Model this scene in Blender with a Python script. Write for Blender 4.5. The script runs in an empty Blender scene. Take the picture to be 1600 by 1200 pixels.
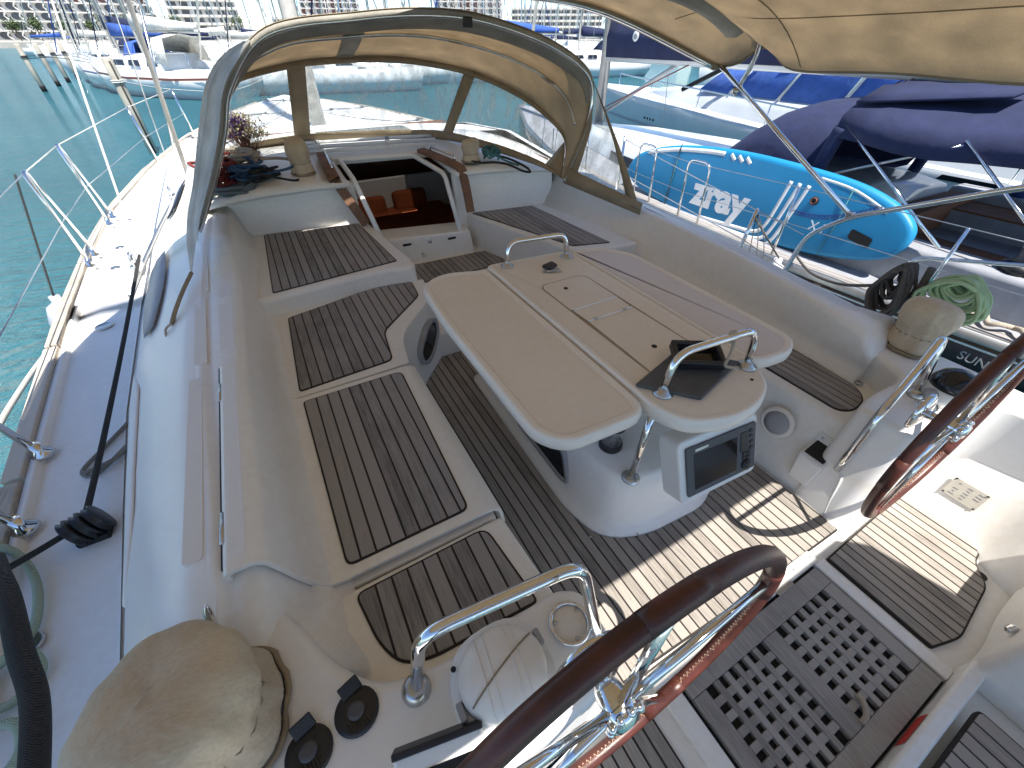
import bpy, bmesh, math, random
from mathutils import Vector, Matrix
R = math.radians
random.seed(7)
scene = bpy.context.scene
COL = scene.collection

# ------------------------------------------------------------------ camera
cam = bpy.data.cameras.new('camera'); camo = bpy.data.objects.new('camera', cam); COL.objects.link(camo)
cam.sensor_width = 36; cam.lens = 635 / 1600 * 36; cam.clip_start = 0.02; cam.clip_end = 5000
PITCH, YAW = R(40.5), R(29.11)
fw = Vector((math.sin(YAW) * math.cos(PITCH), math.cos(YAW) * math.cos(PITCH), -math.sin(PITCH)))
rt = Vector((math.cos(YAW), -math.sin(YAW), 0)); up = rt.cross(fw)
camo.matrix_world = Matrix(((rt.x, up.x, -fw.x, -1.064), (rt.y, up.y, -fw.y, 0), (rt.z, up.z, -fw.z, 1.65), (0, 0, 0, 1)))
scene.camera = camo
# ------------------------------------------------------------------ sky, sun, exposure
LIGHT = Vector((-0.03, 0.42, -1)).normalized()          # the way the sunlight travels
EL = math.asin(-LIGHT.z)
w = bpy.data.worlds.new('World'); scene.world = w; w.use_nodes = True
nt = w.node_tree; sky = nt.nodes.new('ShaderNodeTexSky'); sky.sky_type = 'NISHITA'; sky.sun_disc = False
sky.sun_elevation = EL; sky.sun_rotation = math.atan2(-LIGHT.x, -LIGHT.y); sky.altitude = 2500; sky.air_density = 1.0; sky.dust_density = 0.0; sky.ozone_density = 2.0
nt.links.new(sky.outputs[0], nt.nodes['Background'].inputs[0]); nt.nodes['Background'].inputs[1].default_value = 0.07
sl = bpy.data.lights.new('sun', 'SUN'); sl.energy = 2.7; sl.angle = R(0.53); sl.color = (1, 0.95, 0.87)
so = bpy.data.objects.new('sun', sl); COL.objects.link(so); so.rotation_euler = LIGHT.to_track_quat('-Z', 'Y').to_euler(); so.location = (0, -5, 12)
scene.view_settings.view_transform = 'Standard'; scene.view_settings.look = 'None'
scene.view_settings.gamma = 1; scene.view_settings.exposure = 1.85
scene.render.engine = 'CYCLES'
scene.cycles.max_bounces = 10; scene.cycles.transparent_max_bounces = 24

# ------------------------------------------------------------------ materials
M = {}
def nodes(name):
    m = bpy.data.materials.new(name); m.use_nodes = True; M[name] = m
    n = m.node_tree.nodes; return m, n, m.node_tree.links, n['Principled BSDF']
def noise(n, l, scale, detail=4, mapping=None, rough=0.5):
    t = n.new('ShaderNodeTexNoise'); t.inputs['Scale'].default_value = scale; t.inputs['Detail'].default_value = detail; t.inputs['Roughness'].default_value = rough
    g = n.new('ShaderNodeNewGeometry'); src = g.outputs['Position']
    if mapping:
        mp = n.new('ShaderNodeMapping'); mp.inputs['Scale'].default_value = mapping[0]
        if len(mapping) > 1: mp.inputs['Rotation'].default_value = mapping[1]
        l.new(src, mp.inputs[0]); src = mp.outputs[0]
    l.new(src, t.inputs['Vector']); return t
def ramp(n, l, fac, stops):
    r = n.new('ShaderNodeValToRGB'); e = r.color_ramp.elements
    while len(e) < len(stops): e.new(0.5)
    for i, (p, c) in enumerate(stops): e[i].position = p; e[i].color = (*c, 1)
    l.new(fac, r.inputs[0]); return r
def bump(n, l, h, b, strength=0.2, dist=0.01):
    k = n.new('ShaderNodeBump'); k.inputs['Strength'].default_value = strength; k.inputs['Distance'].default_value = dist
    l.new(h, k.inputs['Height']); l.new(k.outputs[0], b.inputs['Normal']); return k
def plain(name, col, rough=0.5, metal=0, var=0.12, scale=8, bscale=0, bstr=0.15, bdist=0.003, coat=0, mapping=None):
    m, n, l, b = nodes(name)
    t = noise(n, l, scale, 5, mapping)
    lo = tuple(c * (1 - var) for c in col); hi = tuple(min(1, c * (1 + var * 0.6)) for c in col)
    r = ramp(n, l, t.outputs[0], [(0.3, lo), (0.7, hi)]); l.new(r.outputs[0], b.inputs['Base Color'])
    b.inputs['Roughness'].default_value = rough; b.inputs['Metallic'].default_value = metal; b.inputs['Coat Weight'].default_value = coat
    if bscale:
        t2 = noise(n, l, bscale, 3); bump(n, l, t2.outputs[0], b, bstr, bdist)
    return m
def gel(name, col, nonskid=False, dirt=(0.55, 0.42, 0.27), amount=0.35):
    m, n, l, b = nodes(name)
    t = noise(n, l, 2.3, 6, rough=0.65); t3 = noise(n, l, 38, 4)
    mx = n.new('ShaderNodeMath'); mx.operation = 'MULTIPLY'; l.new(t.outputs[0], mx.inputs[0]); l.new(t3.outputs[0], mx.inputs[1])
    r = ramp(n, l, mx.outputs[0], [(0.14, col), (0.48, tuple(c * (1 - amount) + d * amount for c, d in zip(col, dirt)))])
    l.new(r.outputs[0], b.inputs['Base Color']); b.inputs['Roughness'].default_value = 0.34
    if nonskid:
        v = n.new('ShaderNodeTexVoronoi'); v.inputs['Scale'].default_value = 230
        g = n.new('ShaderNodeNewGeometry'); l.new(g.outputs['Position'], v.inputs['Vector'])
        bump(n, l, v.outputs['Distance'], b, 0.25, 0.0015); b.inputs['Roughness'].default_value = 0.6
    else:
        t2 = noise(n, l, 5, 2); bump(n, l, t2.outputs[0], b, 0.08, 0.02)
    return m
def teak(name, a, bcol, ang=0.0):
    m, n, l, b = nodes(name)
    oi = n.new('ShaderNodeObjectInfo')
    t = noise(n, l, 1.0, 7, ((170, 9, 60), (0, 0, ang)), 0.7)
    t2 = noise(n, l, 5, 4)
    mixf = n.new('ShaderNodeMath'); mixf.operation = 'MULTIPLY_ADD'; l.new(oi.outputs['Random'], mixf.inputs[0]); mixf.inputs[1].default_value = 0.42; l.new(t.outputs[0], mixf.inputs[2])
    m2 = n.new('ShaderNodeMath'); m2.operation = 'MULTIPLY_ADD'; l.new(t2.outputs[0], m2.inputs[0]); m2.inputs[1].default_value = 0.5; l.new(mixf.outputs[0], m2.inputs[2])
    r = ramp(n, l, m2.outputs[0], [(0.55, a), (1.2, bcol)]); l.new(r.outputs[0], b.inputs['Base Color'])
    b.inputs['Roughness'].default_value = 0.78; bump(n, l, t.outputs[0], b, 0.5, 0.002)
    return m
def canvas(name, col, trans=0.35, rough=0.9, weave=700, folds=6.0):
    m, n, l, b = nodes(name)
    t = noise(n, l, 6, 6); t4 = noise(n, l, 90, 3, ((1, 3, 1),))
    ad = n.new('ShaderNodeMath'); ad.operation = 'MULTIPLY_ADD'; l.new(t4.outputs[0], ad.inputs[0]); ad.inputs[1].default_value = 0.6; l.new(t.outputs[0], ad.inputs[2])
    r = ramp(n, l, ad.outputs[0], [(0.5, tuple(c * 0.78 for c in col)), (1.1, tuple(min(1, c * 1.12) for c in col))])
    l.new(r.outputs[0], b.inputs['Base Color']); b.inputs['Roughness'].default_value = rough
    t2 = noise(n, l, folds, 3); t3 = noise(n, l, weave, 2)
    k = bump(n, l, t2.outputs[0], b, 0.35, 0.04)
    k2 = n.new('ShaderNodeBump'); k2.inputs['Strength'].default_value = 0.3; k2.inputs['Distance'].default_value = 0.001
    l.new(t3.outputs[0], k2.inputs['Height']); l.new(k.outputs[0], k2.inputs['Normal']); l.new(k2.outputs[0], b.inputs['Normal'])
    if trans:
        tr = n.new('ShaderNodeBsdfTranslucent'); l.new(r.outputs[0], tr.inputs[0])
        mx = n.new('ShaderNodeMixShader'); mx.inputs[0].default_value = trans
        l.new(b.outputs[0], mx.inputs[1]); l.new(tr.outputs[0], mx.inputs[2]); l.new(mx.outputs[0], n['Material Output'].inputs[0])
    return m
def ropemat(name, c1, c2, k=900):
    m, n, l, b = nodes(name)
    g = n.new('ShaderNodeNewGeometry'); wv = n.new('ShaderNodeTexWave'); wv.inputs['Scale'].default_value = k / 6; wv.inputs['Distortion'].default_value = 4; wv.bands_direction = 'DIAGONAL'
    l.new(g.outputs['Position'], wv.inputs['Vector'])
    r = ramp(n, l, wv.outputs['Fac'], [(0.3, c1), (0.75, c2)]); l.new(r.outputs[0], b.inputs['Base Color']); b.inputs['Roughness'].default_value = 0.9
    bump(n, l, wv.outputs['Fac'], b, 0.6, 0.003); return m

gel('gelcoat', (0.83, 0.815, 0.775), amount=0.24); gel('gelcoat_cool', (0.835, 0.825, 0.80), amount=0.13)
gel('nonskid', (0.79, 0.78, 0.755), True, amount=0.10); gel('deck_white', (0.82, 0.815, 0.795), True, amount=0.2)
gel('table_cream', (0.77, 0.705, 0.62), amount=0.22); gel('table_rim', (0.80, 0.76, 0.70), amount=0.2)
teak('teak', (0.118, 0.110, 0.107), (0.315, 0.298, 0.288)); teak('teak_sole', (0.14, 0.122, 0.106), (0.345, 0.31, 0.275))
teak('teak_grate', (0.15, 0.137, 0.125), (0.37, 0.345, 0.315)); teak('teak_brown', (0.07, 0.035, 0.02), (0.26, 0.14, 0.085))
teak('teak_rail', (0.26, 0.22, 0.17), (0.56, 0.49, 0.40)); teak('mahogany', (0.08, 0.028, 0.012), (0.22, 0.085, 0.035))
plain('caulk', (0.022, 0.016, 0.014), 0.75)
plain('steel', (0.72, 0.72, 0.72), 0.08, 1, 0.06); plain('steel_dull', (0.55, 0.55, 0.54), 0.28, 1, 0.15, 20)
plain('aluminium', (0.50, 0.50, 0.48), 0.42, 1, 0.1, 12)
plain('black_plastic', (0.016, 0.016, 0.018), 0.42, 0, 0.3, 40, 300, 0.2, 0.001); plain('rubber', (0.01, 0.01, 0.01), 0.7)
plain('grey_plastic', (0.075, 0.078, 0.085), 0.5, 0, 0.15, 30); plain('mid_grey', (0.33, 0.335, 0.35), 0.5); plain('screen', (0.012, 0.010, 0.010), 0.12, 0, 0.3, 3)
plain('white_plastic', (0.78, 0.78, 0.76), 0.32, 0, 0.06); plain('leather', (0.085, 0.022, 0.014), 0.36, 0, 0.5, 14, 420, 0.35, 0.001)
plain('leather_worn', (0.24, 0.075, 0.05), 0.55, 0, 0.3, 30, 300, 0.4, 0.001); plain('thread', (0.55, 0.42, 0.3), 0.8)
plain('red', (0.55, 0.04, 0.03), 0.5); plain('white_paint', (0.8, 0.8, 0.78), 0.4, 0, 0.08)
canvas('canvas_tan', (0.62, 0.515, 0.37), 0.42, folds=3.0); canvas('canvas_trim', (0.36, 0.285, 0.19), 0.2); canvas('cover_tan', (0.58, 0.48, 0.345), 0.08, folds=16)
canvas('canvas_navy', (0.016, 0.023, 0.070), 0.02); canvas('canvas_blue', (0.045, 0.115, 0.40), 0.05); canvas('hem_grey', (0.50, 0.475, 0.42), 0.35); canvas('vinyl_sheen', (0.88, 0.88, 0.85), 0.6, 0.2, folds=14)
canvas('sail', (0.7, 0.68, 0.62), 0.1); canvas('cushion', (0.30, 0.065, 0.015), 0, weave=300)
ropemat('rope_red', (0.13, 0.015, 0.015), (0.32, 0.06, 0.05)); ropemat('rope_blue', (0.025, 0.07, 0.16), (0.09, 0.17, 0.30)); ropemat('rope_beige', (0.34, 0.28, 0.21), (0.62, 0.54, 0.44))
ropemat('rope_slate', (0.07, 0.10, 0.12), (0.22, 0.27, 0.29)); ropemat('rope_black', (0.012, 0.012, 0.012), (0.05, 0.05, 0.05)); ropemat('rope_fleck', (0.02, 0.02, 0.02), (0.55, 0.52, 0.45), 900)
ropemat('rope_grey', (0.06, 0.052, 0.045), (0.19, 0.165, 0.145)); ropemat('rope_green', (0.33, 0.48, 0.24), (0.60, 0.74, 0.46)); ropemat('rope_teal', (0.02, 0.10, 0.11), (0.14, 0.36, 0.36)); ropemat('rope_white', (0.5, 0.48, 0.44), (0.78, 0.76, 0.7))
ropemat('rope_palegreen', (0.26, 0.34, 0.25), (0.5, 0.6, 0.46))
plain('hull_black', (0.008, 0.008, 0.010), 0.12, 0, 0.2, 3, coat=0.5); plain('hull_grey', (0.50, 0.53, 0.55), 0.2, 0, 0.06, 3, coat=0.3); plain('hull_white', (0.68, 0.70, 0.70), 0.22, 0, 0.05, 3, coat=0.3)
plain('deck_grey', (0.30, 0.31, 0.34), 0.6, 0, 0.15, 10); plain('glass_dark', (0.012, 0.014, 0.018), 0.06)
plain('board_blue', (0.010, 0.23, 0.46), 0.48, 0, 0.06, 4, 500, 0.1, 0.0008); plain('foil_white', (0.82, 0.84, 0.85), 0.4)
plain('concrete', (0.42, 0.39, 0.34), 0.85, 0, 0.2, 0.6); plain('building_white', (0.58, 0.565, 0.53), 0.7, 0, 0.1, 0.15); plain('pane_dark', (0.07, 0.075, 0.085), 0.25, 0, 0.5, 0.4); plain('pane_red', (0.14, 0.055, 0.045), 0.5, 0, 0.4, 0.4)
plain('piling', (0.46, 0.42, 0.34), 0.8, 0, 0.25, 3); plain('bark', (0.16, 0.12, 0.08), 0.9, 0, 0.3, 8); plain('leaf', (0.055, 0.085, 0.028), 0.7, 0, 0.5, 1.5)
plain('petal_cream', (0.62, 0.54, 0.36), 0.8, 0, 0.3, 60); plain('petal_violet', (0.12, 0.06, 0.20), 0.8, 0, 0.4, 60); plain('stem', (0.17, 0.075, 0.05), 0.9, 0, 0.4, 60)
plain('skin_fender', (0.42, 0.44, 0.50), 0.45); plain('navy_paint', (0.02, 0.05, 0.22), 0.35)
plain('plate_beige', (0.50, 0.47, 0.41), 0.45, 0, 0.12, 30)
# clear vinyl: scratched, see-through
m, n, l, b = nodes('vinyl')
t = noise(n, l, 9, 5, rough=0.6); t2 = noise(n, l, 3.0, 3, ((6, 6, 1.2),))
b.inputs['Base Color'].default_value = (0.85, 0.88, 0.88, 1); b.inputs['Roughness'].default_value = 0.10
bump(n, l, t.outputs[0], b, 0.55, 0.035)
tr = n.new('ShaderNodeBsdfTransparent'); tr.inputs[0].default_value = (0.93, 0.95, 0.95, 1)
r = ramp(n, l, t2.outputs[0], [(0.36, (0.90,) * 3), (0.70, (0.60,) * 3)])
mx = n.new('ShaderNodeMixShader'); l.new(r.outputs[0], mx.inputs[0]); l.new(b.outputs[0], mx.inputs[1]); l.new(tr.outputs[0], mx.inputs[2]); l.new(mx.outputs[0], n['Material Output'].inputs[0])
# smoked acrylic of the roof hatch added to brighten the cabin
m, n, l, b = nodes('acrylic'); tr = n.new('ShaderNodeBsdfTransparent'); tr.inputs[0].default_value = (0.3, 0.3, 0.3, 1); b.inputs['Base Color'].default_value = (0.05, 0.05, 0.05, 1); b.inputs['Roughness'].default_value = 0.1
mx = n.new('ShaderNodeMixShader'); mx.inputs[0].default_value = 0.7; l.new(b.outputs[0], mx.inputs[1]); l.new(tr.outputs[0], mx.inputs[2]); l.new(mx.outputs[0], n['Material Output'].inputs[0])
# water
m, n, l, b = nodes('water')
t = noise(n, l, 1.0, 6, ((1.5, 4.2, 1), (0, 0, 0.35)), 0.62); t2 = noise(n, l, 0.12, 3)
r = ramp(n, l, t2.outputs[0], [(0.35, (0.022, 0.125, 0.16)), (0.7, (0.038, 0.17, 0.205))]); l.new(r.outputs[0], b.inputs['Base Color'])
b.inputs['Roughness'].default_value = 0.09; b.inputs['IOR'].default_value = 1.33; bump(n, l, t.outputs[0], b, 1.0, 0.42)

# ------------------------------------------------------------------ helpers
WL = {}                                                    # world location of each object
def link(name, me, loc, parent=None):
    o = bpy.data.objects.new(name, me); COL.objects.link(o); loc = Vector(loc); WL[o] = loc
    if parent: o.parent = parent; o.location = loc - WL[parent]
    else: o.location = loc
    return o
def thing(name, label, cat, loc=(0, 0, 0), group=None):
    o = link(name, None, loc); o.empty_display_size = 0.1; return tag(o, label, cat, group)
def tag(o, label, cat, group=None, kind=None):
    o['label'] = label; o['category'] = cat
    if group: o['group'] = group
    if kind: o['kind'] = kind
    return o
def struct(o): o['kind'] = 'structure'; return o
def build(name, verts, faces, mat, parent=None, smooth=True, bev=0, seg=2, sub=0, solid=0, angle=30):
    vs = [Vector(v) for v in verts]
    lo = Vector((min(v[i] for v in vs) for i in range(3))); hi = Vector((max(v[i] for v in vs) for i in range(3)))
    c = (lo + hi) / 2
    me = bpy.data.meshes.new(name); me.from_pydata([v - c for v in vs], [], faces); me.validate()
    bm = bmesh.new(); bm.from_mesh(me); bmesh.ops.recalc_face_normals(bm, faces=bm.faces); bm.to_mesh(me); bm.free()
    me.materials.append(M[mat])
    if smooth: me.polygons.foreach_set('use_smooth', [True] * len(me.polygons))
    o = link(name, me, c, parent)
    if solid: s = o.modifiers.new('s', 'SOLIDIFY'); s.thickness = solid; s.offset = 0
    if bev:
        k = o.modifiers.new('b', 'BEVEL'); k.width = bev; k.segments = seg; k.limit_method = 'ANGLE'; k.angle_limit = R(angle); k.harden_normals = True
    if sub: s = o.modifiers.new('u', 'SUBSURF'); s.levels = sub; s.render_levels = sub
    return o
def prism(name, poly, z0, z1, mat, parent=None, bev=0, seg=3, smooth=None, taper=None):
    n = len(poly); low = taper or poly
    v = [(x, y, z0) for x, y in low] + [(x, y, z1) for x, y in poly]
    f = [tuple(range(n - 1, -1, -1)), tuple(range(n, 2 * n))] + [(i, (i + 1) % n, n + (i + 1) % n, n + i) for i in range(n)]
    return build(name, v, f, mat, parent, bool(bev) if smooth is None else smooth, bev, seg)
def box(name, c, s, mat, parent=None, bev=0.0, rot=None, seg=2):
    v = [Vector((x * s[0] / 2, y * s[1] / 2, z * s[2] / 2)) for z in (-1, 1) for y in (-1, 1) for x in (-1, 1)]
    if rot is not None: v = [rot @ p for p in v]
    v = [p + Vector(c) for p in v]
    return build(name, v, [(0, 2, 3, 1), (4, 5, 7, 6), (0, 1, 5, 4), (2, 6, 7, 3), (0, 4, 6, 2), (1, 3, 7, 5)], mat, parent, bool(bev), bev, seg)
def hull8(name, pts, mat, parent=None, bev=0):             # eight corners: four low then four high
    return build(name, pts, [(0, 3, 2, 1), (4, 5, 6, 7), (0, 1, 5, 4), (1, 2, 6, 5), (2, 3, 7, 6), (3, 0, 4, 7)], mat, parent, bool(bev), bev, 3)
def loft(name, rows, mat, parent=None, closed=False, caps=False, smooth=True, bev=0, solid=0, sub=0):
    n = len(rows[0]); v = [p for r_ in rows for p in r_]; f = []
    for i in range(len(rows) - 1):
        for j in range(n if closed else n - 1):
            f.append((i * n + j, i * n + (j + 1) % n, (i + 1) * n + (j + 1) % n, (i + 1) * n + j))
    if caps: f.append(tuple(range(n))[::-1]); f.append(tuple(range((len(rows) - 1) * n, len(rows) * n)))
    return build(name, v, f, mat, parent, smooth, bev, 3, sub, solid)
def cat(pts, n=6, closed=False):                           # Catmull-Rom through the points
    P = [Vector(p) for p in pts]; out = []; m_ = len(P)
    for i in range(m_ if closed else m_ - 1):
        if closed: a, b_, c, d = P[i - 1], P[i], P[(i + 1) % m_], P[(i + 2) % m_]
        else: a, b_, c, d = P[max(i - 1, 0)], P[i], P[i + 1], P[min(i + 2, m_ - 1)]
        for k in range(n):
            t = k / n
            out.append(0.5 * (2 * b_ + (c - a) * t + (2 * a - 5 * b_ + 4 * c - d) * t * t + (3 * b_ - a - 3 * c + d) * t ** 3))
    if not closed: out.append(P[-1])
    return out
def tube(name, pts, r, mat, parent=None, closed=False, seg=10, ry=None):
    P = [Vector(p) for p in pts]; n = len(P); rows = []; N = None
    rr = r if isinstance(r, (list, tuple)) else [r] * n
    for i in range(n):
        if closed: t = (P[(i + 1) % n] - P[i - 1]).normalized()
        else: t = (P[min(i + 1, n - 1)] - P[max(i - 1, 0)]).normalized()
        if N is None: N = t.orthogonal().normalized()
        N = (N - t * N.dot(t)); N = N.normalized() if N.length > 1e-6 else t.orthogonal().normalized()
        B = t.cross(N)
        rows.append([P[i] + (N * math.cos(2 * math.pi * k / seg) + B * math.sin(2 * math.pi * k / seg)) * rr[i] for k in range(seg)])
    if closed: rows.append(rows[0])
    return loft(name, rows, mat, parent, True, not closed)
def rod(name, a, b_, r, mat, parent=None, seg=10): return tube(name, [a, b_], r, mat, parent, seg=seg)
def arc(pts, rad, n=5):                                    # polyline with rounded corners
    P = [Vector(p) for p in pts]; out = [P[0]]
    for i in range(1, len(P) - 1):
        a = (P[i - 1] - P[i]); c = (P[i + 1] - P[i]); k = min(rad, a.length * 0.45, c.length * 0.45)
        p0 = P[i] + a.normalized() * k; p1 = P[i] + c.normalized() * k
        for j in range(n + 1):
            t = j / n; out.append(p0 * (1 - t) ** 2 + P[i] * 2 * t * (1 - t) + p1 * t * t)
    return out + [P[-1]]
def lathe(name, prof, c, mat, parent=None, seg=24, axis=(0, 0, 1), sq=1.0):
    q = Vector((0, 0, 1)).rotation_difference(Vector(axis)); rows = []
    for r_, z in prof:
        rows.append([q @ Vector((r_ * math.cos(2 * math.pi * k / seg), sq * r_ * math.sin(2 * math.pi * k / seg), z)) + Vector(c) for k in range(seg)])
    return loft(name, rows, mat, parent, True, True)
def rpoly(poly, rad, n=4):                                 # round the corners of a 2-D polygon; rad may be a list
    out = []; m_ = len(poly)
    for i in range(m_):
        p = Vector(poly[i]); a = Vector(poly[i - 1]) - p; c = Vector(poly[(i + 1) % m_]) - p
        k = rad[i] if isinstance(rad, (list, tuple)) else rad
        k = min(k, a.length * 0.48, c.length * 0.48)
        if k < 1e-4: out.append((p.x, p.y)); continue
        p0 = p + a.normalized() * k; p1 = p + c.normalized() * k
        for j in range(n + 1):
            t = j / n; q = p0 * (1 - t) ** 2 + p * 2 * t * (1 - t) + p1 * t * t; out.append((q.x, q.y))
    return out
def inset(poly, d):
    P = [Vector(p) for p in poly]; n = len(P); A = sum(P[i].x * P[(i + 1) % n].y - P[(i + 1) % n].x * P[i].y for i in range(n)); s = 1 if A > 0 else -1; out = []
    for i in range(n):
        e1 = (P[i] - P[i - 1]).normalized(); e2 = (P[(i + 1) % n] - P[i]).normalized()
        n1 = Vector((-e1.y, e1.x)) * s; n2 = Vector((-e2.y, e2.x)) * s; k = n1 + n2; k = k / max(k.dot(n1), 0.35)
        q = P[i] + k * d; out.append((q.x, q.y))
    return out
def clip(poly, nx, ny, c, keep):                           # keep the side where nx*x+ny*y <= c (keep=1) or >= c (keep=-1)
    out = []; n = len(poly)
    for i in range(n):
        a, b_ = poly[i], poly[(i + 1) % n]; da = (nx * a[0] + ny * a[1] - c) * keep; db = (nx * b_[0] + ny * b_[1] - c) * keep
        if da <= 0: out.append(a)
        if (da < 0 < db) or (db < 0 < da):
            t = da / (da - db); out.append((a[0] + (b_[0] - a[0]) * t, a[1] + (b_[1] - a[1]) * t))
    return out
def area(p): return abs(sum(p[i][0] * p[(i + 1) % len(p)][1] - p[(i + 1) % len(p)][0] * p[i][1] for i in range(len(p)))) / 2
def clean(p):
    out = []
    for q in p:
        if not out or (abs(q[0] - out[-1][0]) + abs(q[1] - out[-1][1])) > 2e-4: out.append(q)
    if len(out) > 1 and abs(out[0][0] - out[-1][0]) + abs(out[0][1] - out[-1][1]) < 2e-4: out.pop()
    return out
def teak_panel(poly, z, parent, pitch=0.048, gap=0.0068, mat='teak', ang=0.0, margin=0.007, border=0.0, holes=()):
    """dark caulk bed with single planks running along y (turned by ang)"""
    pan = prism('teak_panel', poly, z - 0.012, z + 0.004, 'caulk', parent)
    nx, ny = math.cos(ang), math.sin(ang)
    inner = inset(poly, margin); ds = [nx * x + ny * y for x, y in inner]; lo, hi = min(ds), max(ds)
    k = max(1, round((hi - lo) / pitch)); st = (hi - lo) / k
    for i in range(k):
        a = lo + i * st + (gap / 2 if i else 0); b_ = lo + (i + 1) * st - (gap / 2 if i < k - 1 else 0)
        p = clean(clip(clip(inner, nx, ny, a, -1), nx, ny, b_, 1))
        if len(p) >= 3 and area(p) > 2e-4: prism('plank', p, z - 0.004, z + 0.0075 + random.uniform(-0.0006, 0.0006), mat, pan)
    return pan
def screw(p, parent, r=0.006, mat='steel_dull', axis=(0, 0, 1)):
    return lathe('screw', [(r, 0), (r, 0.002), (r * 0.6, 0.0035)], p, mat, parent, 8, axis)
def textmesh(name, body, size, origin, xdir, ydir, mat, parent, ext=0.002, shear=0.0, spacing=1.0, fat=0.0):
    cu = bpy.data.curves.new('t', 'FONT'); cu.body = body; cu.size = size; cu.extrude = ext; cu.shear = shear; cu.space_character = spacing; cu.offset = fat
    to = bpy.data.objects.new('t', cu); COL.objects.link(to); bpy.context.view_layer.update()
    me = bpy.data.meshes.new_from_object(to.evaluated_get(bpy.context.evaluated_depsgraph_get())); bpy.data.objects.remove(to); bpy.data.curves.remove(cu)
    X = Vector(xdir).normalized(); Y = Vector(ydir).normalized(); Z = X.cross(Y); Y = Z.cross(X).normalized() if shear == 0 else Y
    mat4 = Matrix(((X.x, Y.x, Z.x, origin[0]), (X.y, Y.y, Z.y, origin[1]), (X.z, Y.z, Z.z, origin[2]), (0, 0, 0, 1)))
    vs = [mat4 @ v.co for v in me.vertices]; fs = [tuple(p.vertices) for p in me.polygons]
    bpy.data.meshes.remove(me); return build(name, vs, fs, mat, parent, False)
def lerp(tab, y):
    if y <= tab[0][0]: return tab[0][1:]
    for a, b_ in zip(tab, tab[1:]):
        if y <= b_[0]:
            t = (y - a[0]) / (b_[0] - a[0]); return tuple(p + (q - p) * t for p, q in zip(a[1:], b_[1:]))
    return tab[-1][1:]

# ================================================================== SETTING: water, quay
struct(build('water', [(-1500, -300, -0.8), (1500, -300, -0.8), (1500, 2500, -0.8), (-1500, 2500, -0.8)], [(0, 1, 2, 3)], 'water', smooth=False))

# ================================================================== THE YACHT WE STAND ON
Y = thing('sailing_yacht', 'white sailing yacht whose teak-lined cockpit fills the view', 'yacht', (0, 2, -0.8))
#        y     gun   deckz  foot  topx  topz
SIDE = [(-1.6, 1.98, 0.30, 1.68, 1.50, 0.53), (0.0, 2.13, 0.31, 1.77, 1.57, 0.535), (0.56, 2.17, 0.32, 1.81, 1.57, 0.54), (0.74, 2.19, 0.325, 1.83, 1.52, 0.66), (1.4, 2.25, 0.33, 1.90, 1.56, 0.66),
        (2.0, 2.31, 0.33, 1.96, 1.58, 0.66), (3.2, 2.42, 0.33, 2.02, 1.58, 0.67), (3.7, 2.45, 0.33, 2.01, 1.52, 0.76), (4.5, 2.48, 0.34, 1.97, 1.42, 0.88), (5.5, 2.48, 0.35, 1.90, 1.36, 0.84), (7.0, 2.34, 0.37, 1.70, 1.18, 0.68),
        (9.0, 1.98, 0.41, 1.30, 0.85, 0.52), (11.0, 1.40, 0.45, 0.70, 0.30, 0.47), (13.0, 0.55, 0.48, 0.12, 0.06, 0.49), (13.8, 0.06, 0.50, 0.02, 0.01, 0.51)]
SIDE_S = [(-1.6, 1.40, 0.15, 1.34, 1.30, 0.53), (0.0, 1.50, 0.15, 1.40, 1.36, 0.535), (0.56, 1.56, 0.15, 1.44, 1.38, 0.54), (0.74, 1.60, 0.15, 1.45, 1.30, 0.635), (1.4, 1.74, 0.16, 1.55, 1.40, 0.64), (2.0, 1.88, 0.20, 1.66, 1.46, 0.64), (3.2, 2.15, 0.29, 1.85, 1.50, 0.67), (3.7, 2.24, 0.31, 1.88, 1.48, 0.76), (4.5, 2.36, 0.34, 1.90, 1.42, 0.88)] + [r_ for r_ in SIDE if r_[0] > 5]
YS = [-1.6 + 0.2 * i for i in range(78)] + [13.8]; YS = sorted(set(YS + [s[0] for s in SIDE]))
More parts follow.
